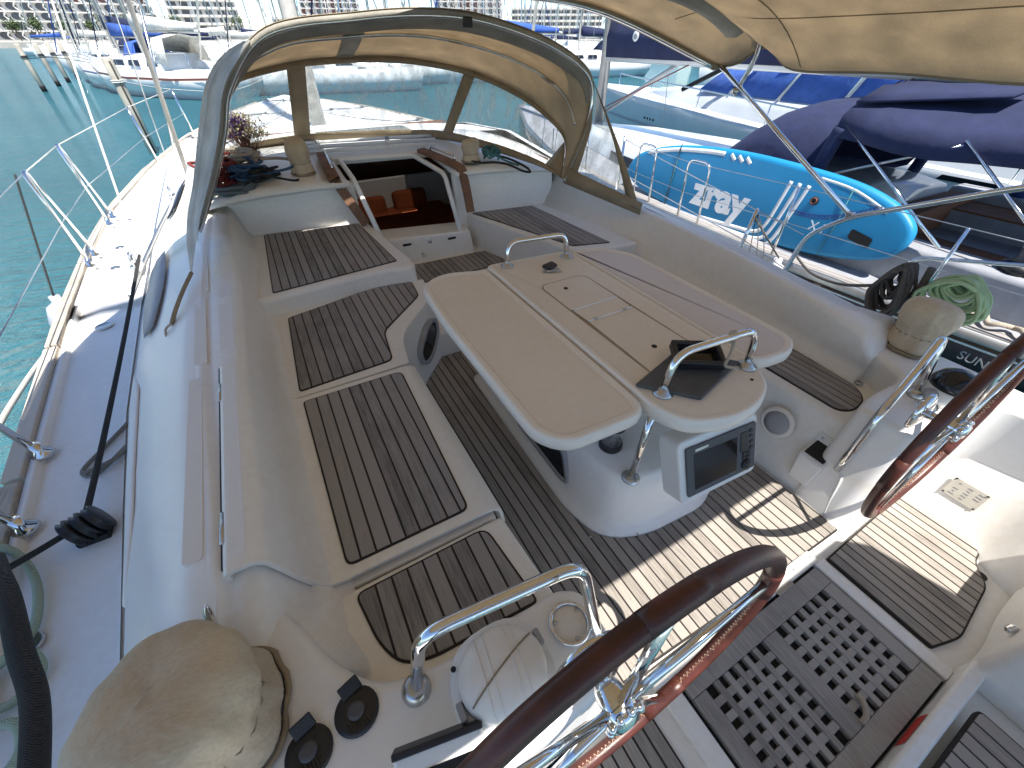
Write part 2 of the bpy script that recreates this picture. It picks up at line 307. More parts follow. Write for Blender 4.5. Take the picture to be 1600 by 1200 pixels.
for sgn in (-1, 1):
    SD = SIDE if sgn < 0 else SIDE_S
    rows = []; drow = []; crow = []; cap = []
    for y in YS:
        g, dz, f, t, tz = lerp(SD, y)
        rows.append([(sgn * (g - 0.25), y, -1.1), (sgn * (g - 0.05), y, -0.5), (sgn * g, y, 0.0), (sgn * (g + 0.005), y, dz - 0.01)])
        drow.append([(sgn * (g - 0.02), y, dz), (sgn * (g * 0.5 + f * 0.5), y, dz + 0.018), (sgn * f, y, dz + 0.02), (sgn * (f - 0.012), y, dz + 0.03)])
        h = tz - dz
        crow.append([(sgn * (f + 0.01), y, dz + 0.012), (sgn * (f - 0.03), y, dz + 0.03), (sgn * (f * 0.75 + t * 0.25), y, dz + h * 0.42), (sgn * (f * 0.35 + t * 0.65), y, dz + h * 0.80), (sgn * (t + 0.03), y, tz - 0.015), (sgn * t, y, tz), (sgn * (t - 0.05), y, tz + 0.001)])
    loft('hull_side', rows, 'hull_white', Y); loft('side_deck', drow, 'deck_white', Y); loft('coaming_side', crow, 'gelcoat_cool', Y)
    # teak cap rail in lengths, with the white ridge inside it
    cuts = [-1.6, 0.35, 1.72, 2.78, 4.05, 5.4, 6.8, 8.2, 9.6, 11.0, 12.6]
    for a, b_ in zip(cuts, cuts[1:]):
        rr = []; n_ = 6
        for k in range(n_ + 1):
            y = a + 0.012 + (b_ - a - 0.024) * k / n_; g, dz = lerp(SD, y)[:2]
            rr.append([(sgn * (g + 0.012), y, dz - 0.005), (sgn * (g + 0.014), y, dz + 0.05), (sgn * (g - 0.05), y, dz + 0.055), (sgn * (g - 0.055), y, dz - 0.005)])
        loft('cap_rail', rr, 'teak_rail', Y, True, True, bev=0.006)
    rr = []
    for y in YS:
        g, dz = lerp(SD, y)[:2]
        rr.append([(sgn * (g - 0.058), y, dz), (sgn * (g - 0.058), y, dz + 0.04), (sgn * (g - 0.08), y, dz + 0.036), (sgn * (g - 0.088), y, dz)])
    loft('deck_ridge', rr, 'gelcoat_cool', Y)
    rr = [[(sgn * (lerp(SD, y)[0] + dx), y, -0.02 + dz2) for dx, dz2 in ((0, 0.05), (0.035, 0.03), (0.035, -0.01), (0, -0.03))] for y in YS]
    loft('rubbing_strake', rr, 'white_paint', Y)

# ---- port coaming top and backrest
rows = []
for y, z, xi in ((0.45, 0.540, -1.43), (0.575, 0.545, -1.42), (0.74, 0.66, -1.385), (0.9, 0.66, -1.38), (1.7, 0.66, -1.38), (2.4, 0.66, -1.37), (3.1, 0.67, -1.37), (3.65, 0.74, -1.36)):
    t = lerp(SIDE, y)[3]; so_ = 0.40 if y < 2.45 else 0.50
    rows.append([(-t + 0.012, y, 0.1), (-t + 0.012, y, z - 0.03), (-t + 0.02, y, z), (-t + 0.055, y, z + 0.002), (-t + 0.075, y, z - 0.008), (-t + 0.095, y, z + 0.002), (xi - 0.02, y, z), (xi, y, z - 0.006), (xi + 0.018, y, z - 0.03), (-1.305 + (0.05 if y < 0.5 else 0), y, so_ + 0.06 if z > 0.6 else 0.49), (-1.27 + (0.04 if y < 0.5 else 0), y, so_ + 0.008), (-1.22, y, so_ - 0.004), (-1.22, y, 0.1)])
loft('coaming', rows, 'gelcoat', Y, True, True)
# non-skid strips on the coaming top (three lengths)
for a, b_ in ((0.80, 1.62), (1.72, 2.35), (2.42, 3.1)):
    prism('nonskid_strip', rpoly([(-1.545, a), (-1.50, a), (-1.515, b_), (-1.558, b_)], 0.012), 0.655, 0.6628, 'nonskid', Y)
for a, b_ in ((1.78, 2.22), (2.30, 2.62), (2.68, 3.05)):
    prism('nonskid_strip', rpoly([(-1.455, a), (-1.40, a), (-1.40, b_), (-1.46, b_)], 0.01), 0.655, 0.6615, 'nonskid', Y)
# locker lid: L-shaped, hinged along the coaming
prof = [(-1.447, 0.645), (-1.447, 0.668), (-1.44, 0.674), (-1.392, 0.676), (-1.375, 0.668), (-1.362, 0.65), (-1.325, 0.52), (-1.30, 0.45), (-1.275, 0.422), (-1.24, 0.413), (-0.76, 0.413), (-0.735, 0.408), (-0.715, 0.392), (-0.708, 0.36), (-0.70, 0.30)]
lid = loft('locker_lid', [[(x - 0.0 * k, y, z) for x, z in prof] for k, y in enumerate((0.715, 0.73, 1.0, 1.3, 1.62, 1.635))], 'gelcoat', Y, solid=0.014, bev=0.004)
prism('nonskid_strip', rpoly([(-1.436, 0.75), (-1.398, 0.75), (-1.396, 1.60), (-1.434, 1.60)], 0.012), 0.676, 0.6838, 'nonskid', lid)
prism('lid_shadow_gap', [(-1.458, 0.74), (-1.4475, 0.74), (-1.4475, 1.64), (-1.458, 1.64)], 0.60, 0.6685, 'rubber', lid)
for y in (0.86, 1.47):
    h = tube('hinge', [(-1.452, y - 0.05, 0.672), (-1.452, y + 0.05, 0.672)], 0.007, 'steel_dull', lid)
teak_panel(rpoly([(-1.232, 1.60), (-1.222, 0.75), (-0.812, 0.752), (-0.785, 1.60)], [0.02, 0.03, 0.03, 0.04]), 0.42, Y)
# ---- port seats
prism('seat_base', [(-1.30, 0.70), (-0.735, 0.70), (-0.715, 1.64), (-1.30, 1.64)], -0.02, 0.385, 'gelcoat', Y, 0.01)
s2 = rpoly([(-1.30, 2.50), (-1.30, 1.655), (-0.725, 1.665), (-0.685, 1.93), (-0.385, 2.26), (-0.35, 2.52)], [0, 0, 0.02, 0.12, 0.10, 0.02])
prism('seat_base', s2, -0.02, 0.41, 'gelcoat', Y, 0.022, taper=[(x + (0.05 if x > -0.8 else 0), y - (0.03 if x > -0.75 else 0)) for x, y in s2])
teak_panel(rpoly([(-1.207, 2.41), (-1.238, 1.69), (-0.79, 1.72), (-0.757, 2.0), (-0.452, 2.30), (-0.432, 2.52), (-0.60, 2.56)], [0.02, 0.02, 0.04, 0.05, 0.04, 0.04, 0.3]), 0.41, Y)
s4 = [(-1.30, 0.685), (-1.30, 0.30), (-0.70, 0.30), (-0.722, 0.69)]
prism('seat_base', s4, -0.02, 0.405, 'gelcoat', Y, 0.018)
teak_panel(rpoly([(-1.222, 0.665), (-1.195, 0.50), (-1.155, 0.425), (-1.08, 0.40), (-0.76, 0.385), (-0.79, 0.672)], [0.03, 0.06, 0.06, 0.05, 0.02, 0.04]), 0.405, Y)
# forward, higher seat
s1 = rpoly([(-1.33, 3.66), (-1.33, 2.475), (-0.62, 2.545), (-0.39, 2.50), (-0.37, 2.62), (-0.46, 3.56)], [0, 0, 0.2, 0.06, 0.04, 0])
prism('seat_base', s1, -0.02, 0.52, 'gelcoat', Y, 0.03, taper=[(x, y - (0.05 if y < 2.6 else 0)) for x, y in s1])
teak_panel(rpoly([(-1.21, 3.56), (-1.238, 2.53), (-0.475, 2.62), (-0.50, 3.0), (-0.535, 3.46)], 0.02), 0.52, Y)
# diagonal port light of the seat front
nrm = Vector((0.74, -0.66, 0.1)).normalized(); tx = Vector((0.66, 0.74, 0)).normalized(); tz = nrm.cross(tx); tz = tz if tz.z > 0 else -tz
c0 = Vector((-0.505, 2.075, 0.215)) + nrm * 0.008
def on(c, u, v, d=0): return c + tx * u + tz * v + nrm * d
shape = [(-0.15, -0.07), (-0.08, -0.11), (0.02, -0.10), (0.15, -0.02), (0.16, 0.07), (0.10, 0.11), (0.0, 0.10), (-0.15, 0.02)]
sh = rpoly(shape, 0.04); shi = inset(sh, 0.022)
fr = loft('portlight_frame', [[on(c0, u, v, -0.02) for u, v in sh], [on(c0, u, v, 0.012) for u, v in sh], [on(c0, u, v, 0.012) for u, v in shi], [on(c0, u, v, 0.0) for u, v in shi]], 'mid_grey', Y, True)
build('pane', [on(c0, u, v, 0.003) for u, v in shi], [tuple(range(len(shi)))], 'glass_dark', fr, False)

# ---- port helm plateau, console
pp = rpoly([(-1.60, 0.74), (-1.52, 0.74), (-1.43, 0.73), (-1.345, 0.60), (-1.285, 0.47), (-1.20, 0.37), (-1.05, 0.345), (-0.735, 0.355), (-0.675, 0.32), (-0.675, 0.155), (-0.78, 0.11), (-1.26, 0.09), (-1.30, -1.6), (-1.55, -1.6)], [0, 0, 0.05, 0.06, 0.06, 0.1, 0.02, 0.03, 0.03, 0.03, 0.04, 0.06, 0, 0])
prism('helm_plateau', pp, -0.02, 0.54, 'gelcoat_cool', Y, 0.028)
# ---- starboard seat, plateau, coaming
pst = rpoly([(1.40, 0.80), (1.38, -1.6), (1.30, -1.6), (1.22, 0.05), (1.14, 0.11), (0.76, 0.125), (0.70, 0.16), (0.70, 0.345), (0.80, 0.37), (1.06, 0.36), (1.12, 0.46), (1.16, 0.56), (1.3, 0.74)], [0, 0, 0, 0.06, 0.04, 0.03, 0.03, 0.03, 0.05, 0.06, 0.06, 0.05, 0])
prism('helm_plateau', pst, -0.02, 0.54, 'gelcoat_cool', Y, 0.028, taper=[(x - (0.045 if x < 0.8 else 0), y) for x, y in pst])
ss = [(1.25, 0.20), (0.765, 0.20), (0.745, 2.30), (1.40, 2.30)]
prism('seat_base', ss, -0.02, 0.40, 'gelcoat', Y, 0.025, taper=[(1.25, 0.20), (0.665, 0.20), (0.655, 2.30), (1.40, 2.30)])
teak_panel(rpoly([(0.80, 2.12), (0.805, 0.42), (0.87, 0.385), (0.98, 0.40), (1.05, 0.47), (1.075, 0.80), (1.15, 2.12)], [0.02, 0.05, 0.05, 0.06, 0.06, 0.05, 0.02]), 0.40, Y, 0.042)
rows = []
for y, xi, z, xb in ((0.50, 1.10, 0.53, 1.075), (0.58, 1.085, 0.635, 1.09), (0.76, 1.135, 0.64, 1.11), (1.1, 1.215, 0.64, 1.15), (1.42, 1.285, 0.64, 1.18), (1.9, 1.335, 0.64, 1.21), (2.33, 1.36, 0.645, 1.22), (2.7, 1.30, 0.68, 1.16), (3.3, 1.18, 0.76, 1.06)):
    t = max(lerp(SIDE_S, y)[3] - 0.012, xi + 0.06); zb = 0.40 if y < 2.2 else 0.50
    rows.append([(t, y, 0.1), (t, y, z - 0.03), (t - 0.015, y, z), (xi + 0.012, y, z + 0.002), (xi, y, z - 0.006), (xi - 0.012, y, z - 0.03), (xb + 0.03, y, min(zb + 0.07, z - 0.04)), (xb, y, zb + 0.01), (xb - 0.05, y, zb - 0.005), (xb - 0.05, y, 0.1)])
loft('coaming', rows, 'gelcoat', Y, True, True)
sf = [(0.345, 3.34), (1.14, 3.34), (1.19, 2.13), (0.70, 2.19)]
prism('seat_base', sf, -0.02, 0.50, 'gelcoat', Y, 0.022)
teak_panel(rpoly([(0.385, 3.31), (0.94, 3.23), (1.0, 2.22), (0.72, 2.30)], 0.015), 0.50, Y)
# ---- cockpit sole and steps
prism('cockpit_sole', [(-0.80, 2.35), (-0.80, -0.9), (1.2, -0.9), (1.2, 2.35)], -0.08, -0.01, 'gelcoat', Y)
sole = [(-0.655, 1.93), (-0.69, 0.60), (-0.655, 0.40), (-0.64, 0.155), (0.0, 0.135), (0.645, 0.125), (0.648, 2.16), (-0.21, 2.16), (-0.43, 2.185)]
# planks either side of and behind the table foot
FOOT = rpoly([(-0.325, 1.86), (-0.345, 0.80), (-0.30, 0.60), (-0.12, 0.515), (0.22, 0.495), (0.35, 0.56), (0.385, 0.80), (0.365, 1.86)], [0.06, 0.05, 0.12, 0.12, 0.12, 0.08, 0.05, 0.06])
teak_panel(sole, 0.0, Y, 0.0435, mat='teak_sole')
prism('upper_sole', [(-0.50, 3.2), (-0.46, 2.16), (0.72, 2.16), (0.60, 3.2)], -0.02, 0.19, 'gelcoat', Y, 0.02)
teak_panel(rpoly([(-0.345, 2.72), (-0.325, 2.20), (0.60, 2.20), (0.50, 2.72)], 0.02), 0.19, Y, 0.045)
prism('companionway_step', [(-0.44, 3.34), (-0.42, 2.77), (0.52, 2.77), (0.42, 3.34)], 0.1, 0.235, 'gelcoat', Y, 0.012)
teak_panel(rpoly([(-0.35, 3.14), (-0.335, 2.80), (0.49, 2.80), (0.40, 3.12)], 0.02), 0.235, Y, 0.045)
# ---- bulkhead, cabin top, companionway
def wall(name, x0, y0, x1, y1, z0, z1, mat='gelcoat', lean=0.05, th=0.06):
    return hull8(name, [(x0, y0, z0), (x1, y1, z0), (x1, y1 + th, z0), (x0, y0 + th, z0), (x0, y0 + lean, z1), (x1, y1 + lean, z1), (x1, y1 + th + lean, z1), (x0, y0 + th + lean, z1)], mat, Y, 0.012)
wall('bulkhead', -1.45, 3.60, -0.49, 3.46, 0.3, 0.815); wall('bulkhead', 0.27, 3.33, 1.15, 3.20, 0.3, 0.80)
cabin = []
for nm, x0, x1 in (('cabin_top', -1.60, -0.535), ('cabin_top', 0.265, 1.40)):
    rr = []
    for y in (3.3, 3.45, 3.6, 3.8, 4.2, 4.7):
        za = 0.815 + 0.075 * min(1, max(0, (y - 3.4) / 0.9))
        ya = y + (0.22 if x0 < 0 else 0.0) * max(0, (3.8 - y) / 0.5)
        yb = y + (0.12 if x0 < 0 else -0.10) * max(0, (3.8 - y) / 0.5)
        rr.append([(x0 + (x1 - x0) * t, ya + (yb - ya) * t, za + 0.02 * math.sin(math.pi * t) * (y > 3.4) - (0.07 * (1 - t) ** 3 if x0 < 0 else 0.10 * t ** 3)) for t in (0, 0.15, 0.3, 0.5, 0.75, 1)])
    loft(nm, rr, 'gelcoat', Y, solid=0.03)
rr = []
for y in [5.3, 6, 7, 8, 9, 10, 11, 12, 13, 13.8]:
    t, tz = lerp(SIDE, y)[3:5]; rr.append([(t * u, y, tz + 0.035 * min(1, t) * (1 - abs(u) ** 2.5) - 0.012) for u in (-1, -0.8, -0.5, 0, 0.5, 0.8, 1)])
loft('coachroof', rr, 'deck_white', Y)
for s in (-1, 1): loft('coachroof', [[(s * x, y, lerp(SIDE, y)[4] + 0.035 * (1 - (x / lerp(SIDE, y)[3]) ** 2.5) - 0.012) for x in (0.46, 0.8, 1.1, lerp(SIDE, y)[3])] for y in (4.68, 5.0, 5.31)], 'deck_white', Y)
prism('added_hatch', rpoly([(-0.47, 4.72), (0.47, 4.72), (0.47, 5.31), (-0.47, 5.31)], 0.06), 0.885, 0.895, 'acrylic', Y)  # opening added in the roof so sunlight reaches the settee
prism('cabin_top', [(-0.54, 3.98), (0.27, 3.88), (0.27, 4.72), (-0.54, 4.72)], 0.84, 0.89, 'gelcoat', Y, 0.01)
# hatch surround (white frame) and washboard sill
tube('hatch_frame', arc([(-0.415, 3.24, 0.42), (-0.485, 3.50, 0.83), (-0.49, 3.93, 0.885), (0.10, 3.85, 0.88), (0.225, 3.45, 0.80), (0.225, 3.20, 0.40)], 0.05), 0.02, 'gelcoat_cool', Y, seg=8)
sill = hull8('washboard_sill', [(-0.50, 3.24, 0.19), (0.33, 3.15, 0.19), (0.34, 3.40, 0.19), (-0.50, 3.50, 0.19), (-0.47, 3.26, 0.435), (0.30, 3.17, 0.415), (0.31, 3.42, 0.415), (-0.47, 3.52, 0.435)], 'gelcoat', Y, 0.015)
for x, y in ((-0.235, 3.228), (0.135, 3.182)):
    box('slot', (x, y, 0.375), (0.07, 0.012, 0.018), 'rubber', sill, 0.004)
lathe('lock', [(0.016, 0), (0.016, 0.012), (0.010, 0.016)], (-0.05, 3.212, 0.375), 'steel_dull', sill, 14, (0, -1, 0.1))
lt = box('latch', (-0.115, 3.212, 0.275), (0.034, 0.012, 0.044), 'steel_dull', sill, 0.004); tube('latch_ring', cat([(-0.115 + 0.012 * math.cos(a), 3.20, 0.268 + 0.014 * math.sin(a)) for a in [i * 0.785 for i in range(8)]], 2, True), 0.003, 'steel', lt, True, 6)
for s, pts in ((-1, [(-0.60, 4.05, 0.915), (-0.625, 3.54, 0.868), (-0.605, 3.47, 0.81), (-0.485, 3.40, 0.53)]), (1, [(0.16, 3.80, 0.915), (0.305, 3.40, 0.862), (0.325, 3.30, 0.80), (0.325, 3.20, 0.55)])):
    P = cat(pts, 6); rr = []
    for i, p in enumerate(P):
        q = P[min(i + 1, len(P) - 1)] - P[max(i - 1, 0)]; q.normalize(); sd = Vector((1, 0.25 * s, 0)); sd = (sd - q * sd.dot(q)).normalized(); nn = sd.cross(q).normalized(); nn = nn if nn.z > 0 or nn.y < 0 else -nn
        wd = 0.040 if i < len(P) * 0.55 else 0.034
        rr.append([p - sd * wd - nn * 0.012, p + sd * wd - nn * 0.012, p + sd * wd + nn * 0.02, p - sd * wd + nn * 0.02])
    tr_ = loft('hatch_trim', rr, 'teak_brown', Y, True, True, bev=0.006)
    a, b_ = Vector(pts[0]), Vector(pts[1]); a = a + (b_ - a) * 0.25 + Vector((0.02, 0, 0.022)); b_ = b_ + Vector((0.02, 0.05, 0.022))
    tube('slide_rail', arc([a, a + Vector((0, 0, 0.035)), b_ + Vector((0, 0, 0.035)), b_], 0.03), 0.008, 'steel', tr_, seg=8)
# inside the cabin
cab = build('cabin_lining', [(-1.3, 3.7, -1.0), (1.3, 3.55, -1.0), (1.3, 6.2, -1.0), (-1.3, 6.2, -1.0), (-1.3, 3.7, 0.79), (1.3, 3.55, 0.79), (1.3, 6.2, 0.79), (-1.3, 6.2, 0.79)], [(0, 1, 2, 3), (2, 3, 7, 6), (3, 0, 4, 7), (1, 2, 6, 5)], 'mahogany', Y, False)
box('cabin_settee', (0.1, 4.95, -0.52), (1.7, 1.1, 0.9), 'gelcoat', Y, 0.03); box('seat_cushion', (0.1, 4.9, -0.02), (1.5, 0.95, 0.12), 'cushion', Y, 0.04)
box('cabin_panel', (0.15, 5.46, 0.14), (1.9, 0.05, 0.42), 'table_cream', Y, 0.015)
box('backrest_cushion', (0.42, 5.28, 0.11), (0.42, 0.14, 0.24), 'cushion', Y, 0.05, Matrix.Rotation(R(-18), 3, 'X')); box('backrest_cushion', (-0.2, 5.26, 0.10), (0.62, 0.14, 0.22), 'cushion', Y, 0.05, Matrix.Rotation(R(-15), 3, 'X'))
for x in (0.0, 0.30): box('cupboard_door', (x, 5.9, 0.52), (0.26, 0.03, 0.24), 'teak_brown', Y, 0.01)
# ---- hull windows of the coachroof side, port
for y0, y1 in ((2.35, 3.35), (4.0, 5.3), (5.6, 6.8)):
    rr = []
    for k in range(9):
        y = y0 + (y1 - y0) * k / 8; g, dz, f, t, tz = lerp(SIDE, y); h = tz - dz; wv_ = math.sin(math.pi * (0.06 + 0.88 * k / 8)) ** 0.5
        p = Vector((-(f * 0.75 + t * 0.25), y, dz + h * 0.42)); q = Vector((-(f * 0.35 + t * 0.65), y, dz + h * 0.80)); mid = (p + q) / 2 + Vector((-0.008, 0, 0.012)); d = (q - p) * 0.42 * wv_
        rr.append([mid - d, mid + d])
    if y0 > 3: loft('side_window', rr, 'glass_dark', Y, solid=0.004)
    else: loft('side_recess', rr, 'mid_grey', Y, solid=0.004)
# long grey non-skid panel let into the outside of the coaming, aft
rr = []
for k in range(13):
    y = 0.92 + 1.2 * k / 12; g, dz, f, t, tz = lerp(SIDE, y); h = tz - dz; e_ = min(1, (k + 0.15) / 3, (12.15 - k) / 2)
    p = Vector((-(f - 0.03), y, dz + 0.03)).lerp(Vector((-(f * 0.75 + t * 0.25), y, dz + h * 0.42)), 0.35); q_ = Vector((-(f * 0.75 + t * 0.25), y, dz + h * 0.42)).lerp(Vector((-(f * 0.35 + t * 0.65), y, dz + h * 0.80)), 0.25); mid = (p + q_) / 2; d = (q_ - p) / 2 * max(0.12, e_)
    off = Vector((-0.006, 0, 0.006)); rr.append([mid - d + off * 0.2, mid - d * 0.9 + off, mid + off * 1.6, mid + d * 0.9 + off, mid + d + off * 0.2])
loft('nonskid_panel', rr, 'nonskid', Y, solid=0.006)
# deck drains / filler caps
for x, y, r_ in ((-2.17, 2.95, 0.045), (-2.24, 3.9, 0.032), (-2.27, 4.35, 0.032), (-2.30, 5.1, 0.03), (-2.05, 1.0, 0.03)):
    c_ = lathe('filler_cap', [(r_, 0), (r_, 0.006), (r_ * 0.85, 0.009), (r_ * 0.8, 0.007)], (x, y, 0.352), 'steel_dull', Y, 18)
# grating well walls, sills round the hatch, helm floors
prism('hatch_sill', rpoly([(-0.47, 0.135), (-0.47, 0.085), (0.43, 0.085), (0.43, 0.135)], 0.01), -0.03, 0.012, 'gelcoat', Y, 0.005)
prism('hatch_sill', [(-0.47, 0.085), (-0.47, -0.37), (-0.40, -0.37), (-0.40, 0.085)], -0.03, 0.010, 'gelcoat', Y, 0.006); prism('hatch_sill', [(0.40, 0.085), (0.40, -0.37), (0.455, -0.37), (0.455, 0.085)], -0.03, 0.010, 'gelcoat', Y, 0.006)
sr = prism('hatch_sill', [(-0.55, -0.37), (-0.55, -0.415), (0.50, -0.415), (0.50, -0.37)], -0.03, 0.075, 'gelcoat', Y, 0.012)
build('warning_sticker', [(0.06, -0.3685, 0.012), (0.20, -0.3685, 0.012), (0.20, -0.3685, 0.062), (0.06, -0.3685, 0.062)], [(0, 1, 2, 3)], 'red', sr, False)
for i, x in enumerate((-0.38, -0.25, -0.05, 0.12, 0.30, 0.41)): screw((x, 0.110, 0.012), Y, 0.005)
teak_panel(rpoly([(0.475, 0.075), (0.475, -0.30), (0.60, -0.335), (0.92, -0.30), (0.98, -0.235), (1.07, -0.225), (1.105, -0.16), (1.08, 0.09)], [0.01, 0.01, 0.03, 0.05, 0.05, 0.04, 0.05, 0.02]), 0.0, Y, 0.042, mat='teak_sole')
teak_panel(rpoly([(-0.53, 0.055), (-0.53, -0.32), (-1.08, -0.32), (-1.08, 0.075)], 0.02), 0.0, Y, 0.042, mat='teak_sole')
teak_panel(rpoly([(0.34, -0.435), (0.34, -0.9), (-0.5, -0.9), (-0.5, -0.435)], 0.02), 0.07, Y, 0.045, mat='teak_sole')
# starboard helm: curved locker side, ledge, seat
rows = []
for y in (0.14, 0.0, -0.12, -0.2):
    k = 0.0 if y > -0.15 else -0.02
    rows.append([(1.09 + k, y, -0.01), (1.115 + k, y, 0.015), (1.15 + k, y, 0.08), (1.22, y, 0.26), (1.235, y, 0.30), (1.27, y, 0.315), (1.45, y, 0.32), (1.47, y, 0.33), (1.49, y, 0.335), (1.50, y, 0.33)])
rows.append([(1.0, -0.26, -0.01), (1.02, -0.26, 0.02), (1.06, -0.26, 0.08), (1.16, -0.25, 0.26), (1.20, -0.25, 0.30), (1.26, -0.25, 0.315), (1.45, -0.25, 0.32), (1.47, -0.25, 0.33), (1.49, -0.25, 0.335), (1.50, -0.25, 0.33)])
rows.append([(0.95, -0.34, -0.01), (0.96, -0.345, 0.02), (0.98, -0.36, 0.08), (1.08, -0.34, 0.26), (1.14, -0.33, 0.30), (1.24, -0.33, 0.315), (1.45, -0.33, 0.32), (1.47, -0.33, 0.33), (1.49, -0.33, 0.335), (1.50, -0.33, 0.33)])
rows.append([(0.93, -0.6, -0.01), (0.94, -0.6, 0.02), (0.96, -0.6, 0.08), (1.06, -0.6, 0.26), (1.12, -0.6, 0.30), (1.24, -0.6, 0.315), (1.45, -0.6, 0.32), (1.47, -0.6, 0.33), (1.49, -0.6, 0.335), (1.50, -0.6, 0.33)])
loft('helm_locker', rows, 'gelcoat', Y, sub=1)
hs = prism('helm_seat', rpoly([(0.46, -0.375), (0.62, -0.385), (0.80, -0.36), (1.02, -0.36), (1.25, -0.36), (1.25, -1.2), (0.46, -1.2)], [0.05, 0.1, 0.1, 0.05, 0, 0, 0]), -0.02, 0.30, 'gelcoat', Y, 0.035)
lathe('deck_light', [(0.018, 0), (0.018, 0.01), (0.010, 0.016)], (0.62, -0.375, 0.16), 'steel', hs, 14, (0, 1, 0.2))
pl = box('maker_plate', (1.1625, -0.055, 0.138), (0.003, 0.12, 0.085), 'plate_beige', Y, 0, Matrix.Rotation(R(21), 3, 'Y'))
for dy in (-0.054, 0.054):
    for dz in (-0.036, 0.036): screw((1.1625 - 0.002 + dz * 0.38, -0.055 + dy, 0.140 + dz), pl, 0.004, 'rubber', (-0.93, 0, 0.36))
rw = random.Random(3)
for i in range(5):
    for j in range(3):
        if rw.random() < 0.75:
            dz = 0.026 - i * 0.013; box('print_line', (1.1605 + dz * 0.38, -0.095 + j * 0.036, 0.140 + dz), (0.0012, rw.uniform(0.008, 0.022), 0.003), 'mid_grey', pl, 0, Matrix.Rotation(R(21), 3, 'Y'))
lathe('shower_cap', [(0.035, 0), (0.035, 0.008), (0.028, 0.014), (0.012, 0.02)], (1.36, 0.0, 0.318), 'steel', Y, 18)
tube('seat_seam', [(1.262, 0.1, 0.3165), (1.262, -0.6, 0.3165)], 0.004, 'rubber', Y, seg=6)
lathe('drain', [(0.02, 0), (0.02, 0.004), (0.014, 0.005)], (0.95, -0.27, -0.005), 'rubber', Y, 14)
# starboard seat front: speaker, winch-handle box
ax = Vector((-0.97, 0, 0.24)).normalized()
sp = lathe('loudspeaker', [(0.075, -0.01), (0.075, 0.006), (0.070, 0.011), (0.058, 0.008)], (0.69, 0.565, 0.26), 'table_rim', Y, 28, ax)
lathe('speaker_grille', [(0.057, 0.0), (0.057, 0.010), (0.03, 0.013)], (0.69, 0.565, 0.26), 'mid_grey', sp, 28, ax)
wb = hull8('winch_handle_box', [(0.695, 0.315, 0.07), (0.695, 0.405, 0.07), (0.655, 0.405, 0.075), (0.655, 0.315, 0.075), (0.735, 0.305, 0.27), (0.735, 0.415, 0.27), (0.645, 0.415, 0.225), (0.645, 0.305, 0.225)], 'white_plastic', Y, 0.01)
hull8('pocket', [(0.73, 0.32, 0.2), (0.73, 0.40, 0.2), (0.665, 0.40, 0.2), (0.665, 0.32, 0.2), (0.733, 0.318, 0.275), (0.733, 0.402, 0.275), (0.662, 0.402, 0.240), (0.662, 0.318, 0.240)], 'rubber', wb)
bk = hull8('back_plate', [(0.735, 0.305, 0.25), (0.735, 0.415, 0.25), (0.728, 0.415, 0.25), (0.728, 0.305, 0.25), (0.745, 0.305, 0.315), (0.745, 0.415, 0.315), (0.737, 0.415, 0.315), (0.737, 0.305, 0.315)], 'white_plastic', wb, 0.003)
for y in (0.33, 0.39): screw((0.731, y, 0.297), wb, 0.006, 'steel_dull', ax)
lathe('drain', [(0.016, 0), (0.016, 0.006), (0.008, 0.006)], (1.075, 0.48, 0.408), 'steel_dull', Y, 14)
# stanchions, lifelines (port)
def stay(name, a, b_, r_, mat, par): return rod(name, a, b_, r_, mat, par, 6)
tops = []
for y0, y1 in ((3.98, 4.20), (4.95, 5.15)):
    for yy, sh_ in ((y0, 0.0), (y1, 0.05)):
        g, dz = lerp(SIDE, yy)[:2]; lathe('stanchion_base', [(0.035, 0), (0.03, 0.012), (0.017, 0.03), (0.016, 0.06)], (-g + 0.075, yy, dz + 0.03), 'steel', Y, 14)
    g, dz = lerp(SIDE, y0)[:2]
    tube('stanchion', arc([(-g + 0.075, y0, dz + 0.05), (-g + 0.01, y0 + 0.16, dz + 0.63), (-g + 0.01, y0 + 0.20, dz + 0.635), (-g + 0.075, y1, dz + 0.05)], 0.04), 0.0125, 'steel', Y)
    tops.append(Vector((-g + 0.01, y0 + 0.18, dz + 0.63)))
for y0 in (7.35, 9.2):
    g, dz = lerp(SIDE, y0)[:2]; rod('stanchion', (-g + 0.07, y0, dz + 0.02), (-g + 0.03, y0, dz + 0.64), 0.0125, 'steel', Y); tops.append(Vector((-g + 0.03, y0, dz + 0.63)))
for y0 in (1.86, 1.46):
    g, dz = lerp(SIDE, y0)[:2]; lathe('stanchion_base', [(0.04, 0), (0.035, 0.012), (0.018, 0.03), (0.017, 0.06)], (-g + 0.09, y0, dz + 0.03), 'steel', Y, 14)
    rod('stanchion', (-g + 0.09, y0, dz + 0.03), (-g - 0.02, y0 + 0.02, dz + 0.62), 0.0135, 'steel', Y)
tops = [Vector((-2.31, 1.88, 0.95))] + tops
for k, (a, b_) in enumerate(zip(tops, tops[1:])):
    rod('lifeline', a, b_, 0.004, 'rope_white' if k else 'steel_dull', Y, 6); d = Vector((0.03, 0, -0.31)); rod('lifeline', a + d, b_ + d, 0.0035, 'steel_dull', Y, 6)
# shrouds, rod rigging
for a, b_, r_ in (((-1.84, 6.25, 0.36), (-0.9, 7.3, 9.0), 0.022), ((-1.95, 5.95, 0.36), (-1.0, 7.3, 9.0), 0.006), ((-2.05, 7.7, 0.38), (-1.72, 7.8, 1.9), 0.014)): rod('shroud', a, b_, r_, 'hem_grey' if r_ > 0.02 else 'steel_dull', Y)
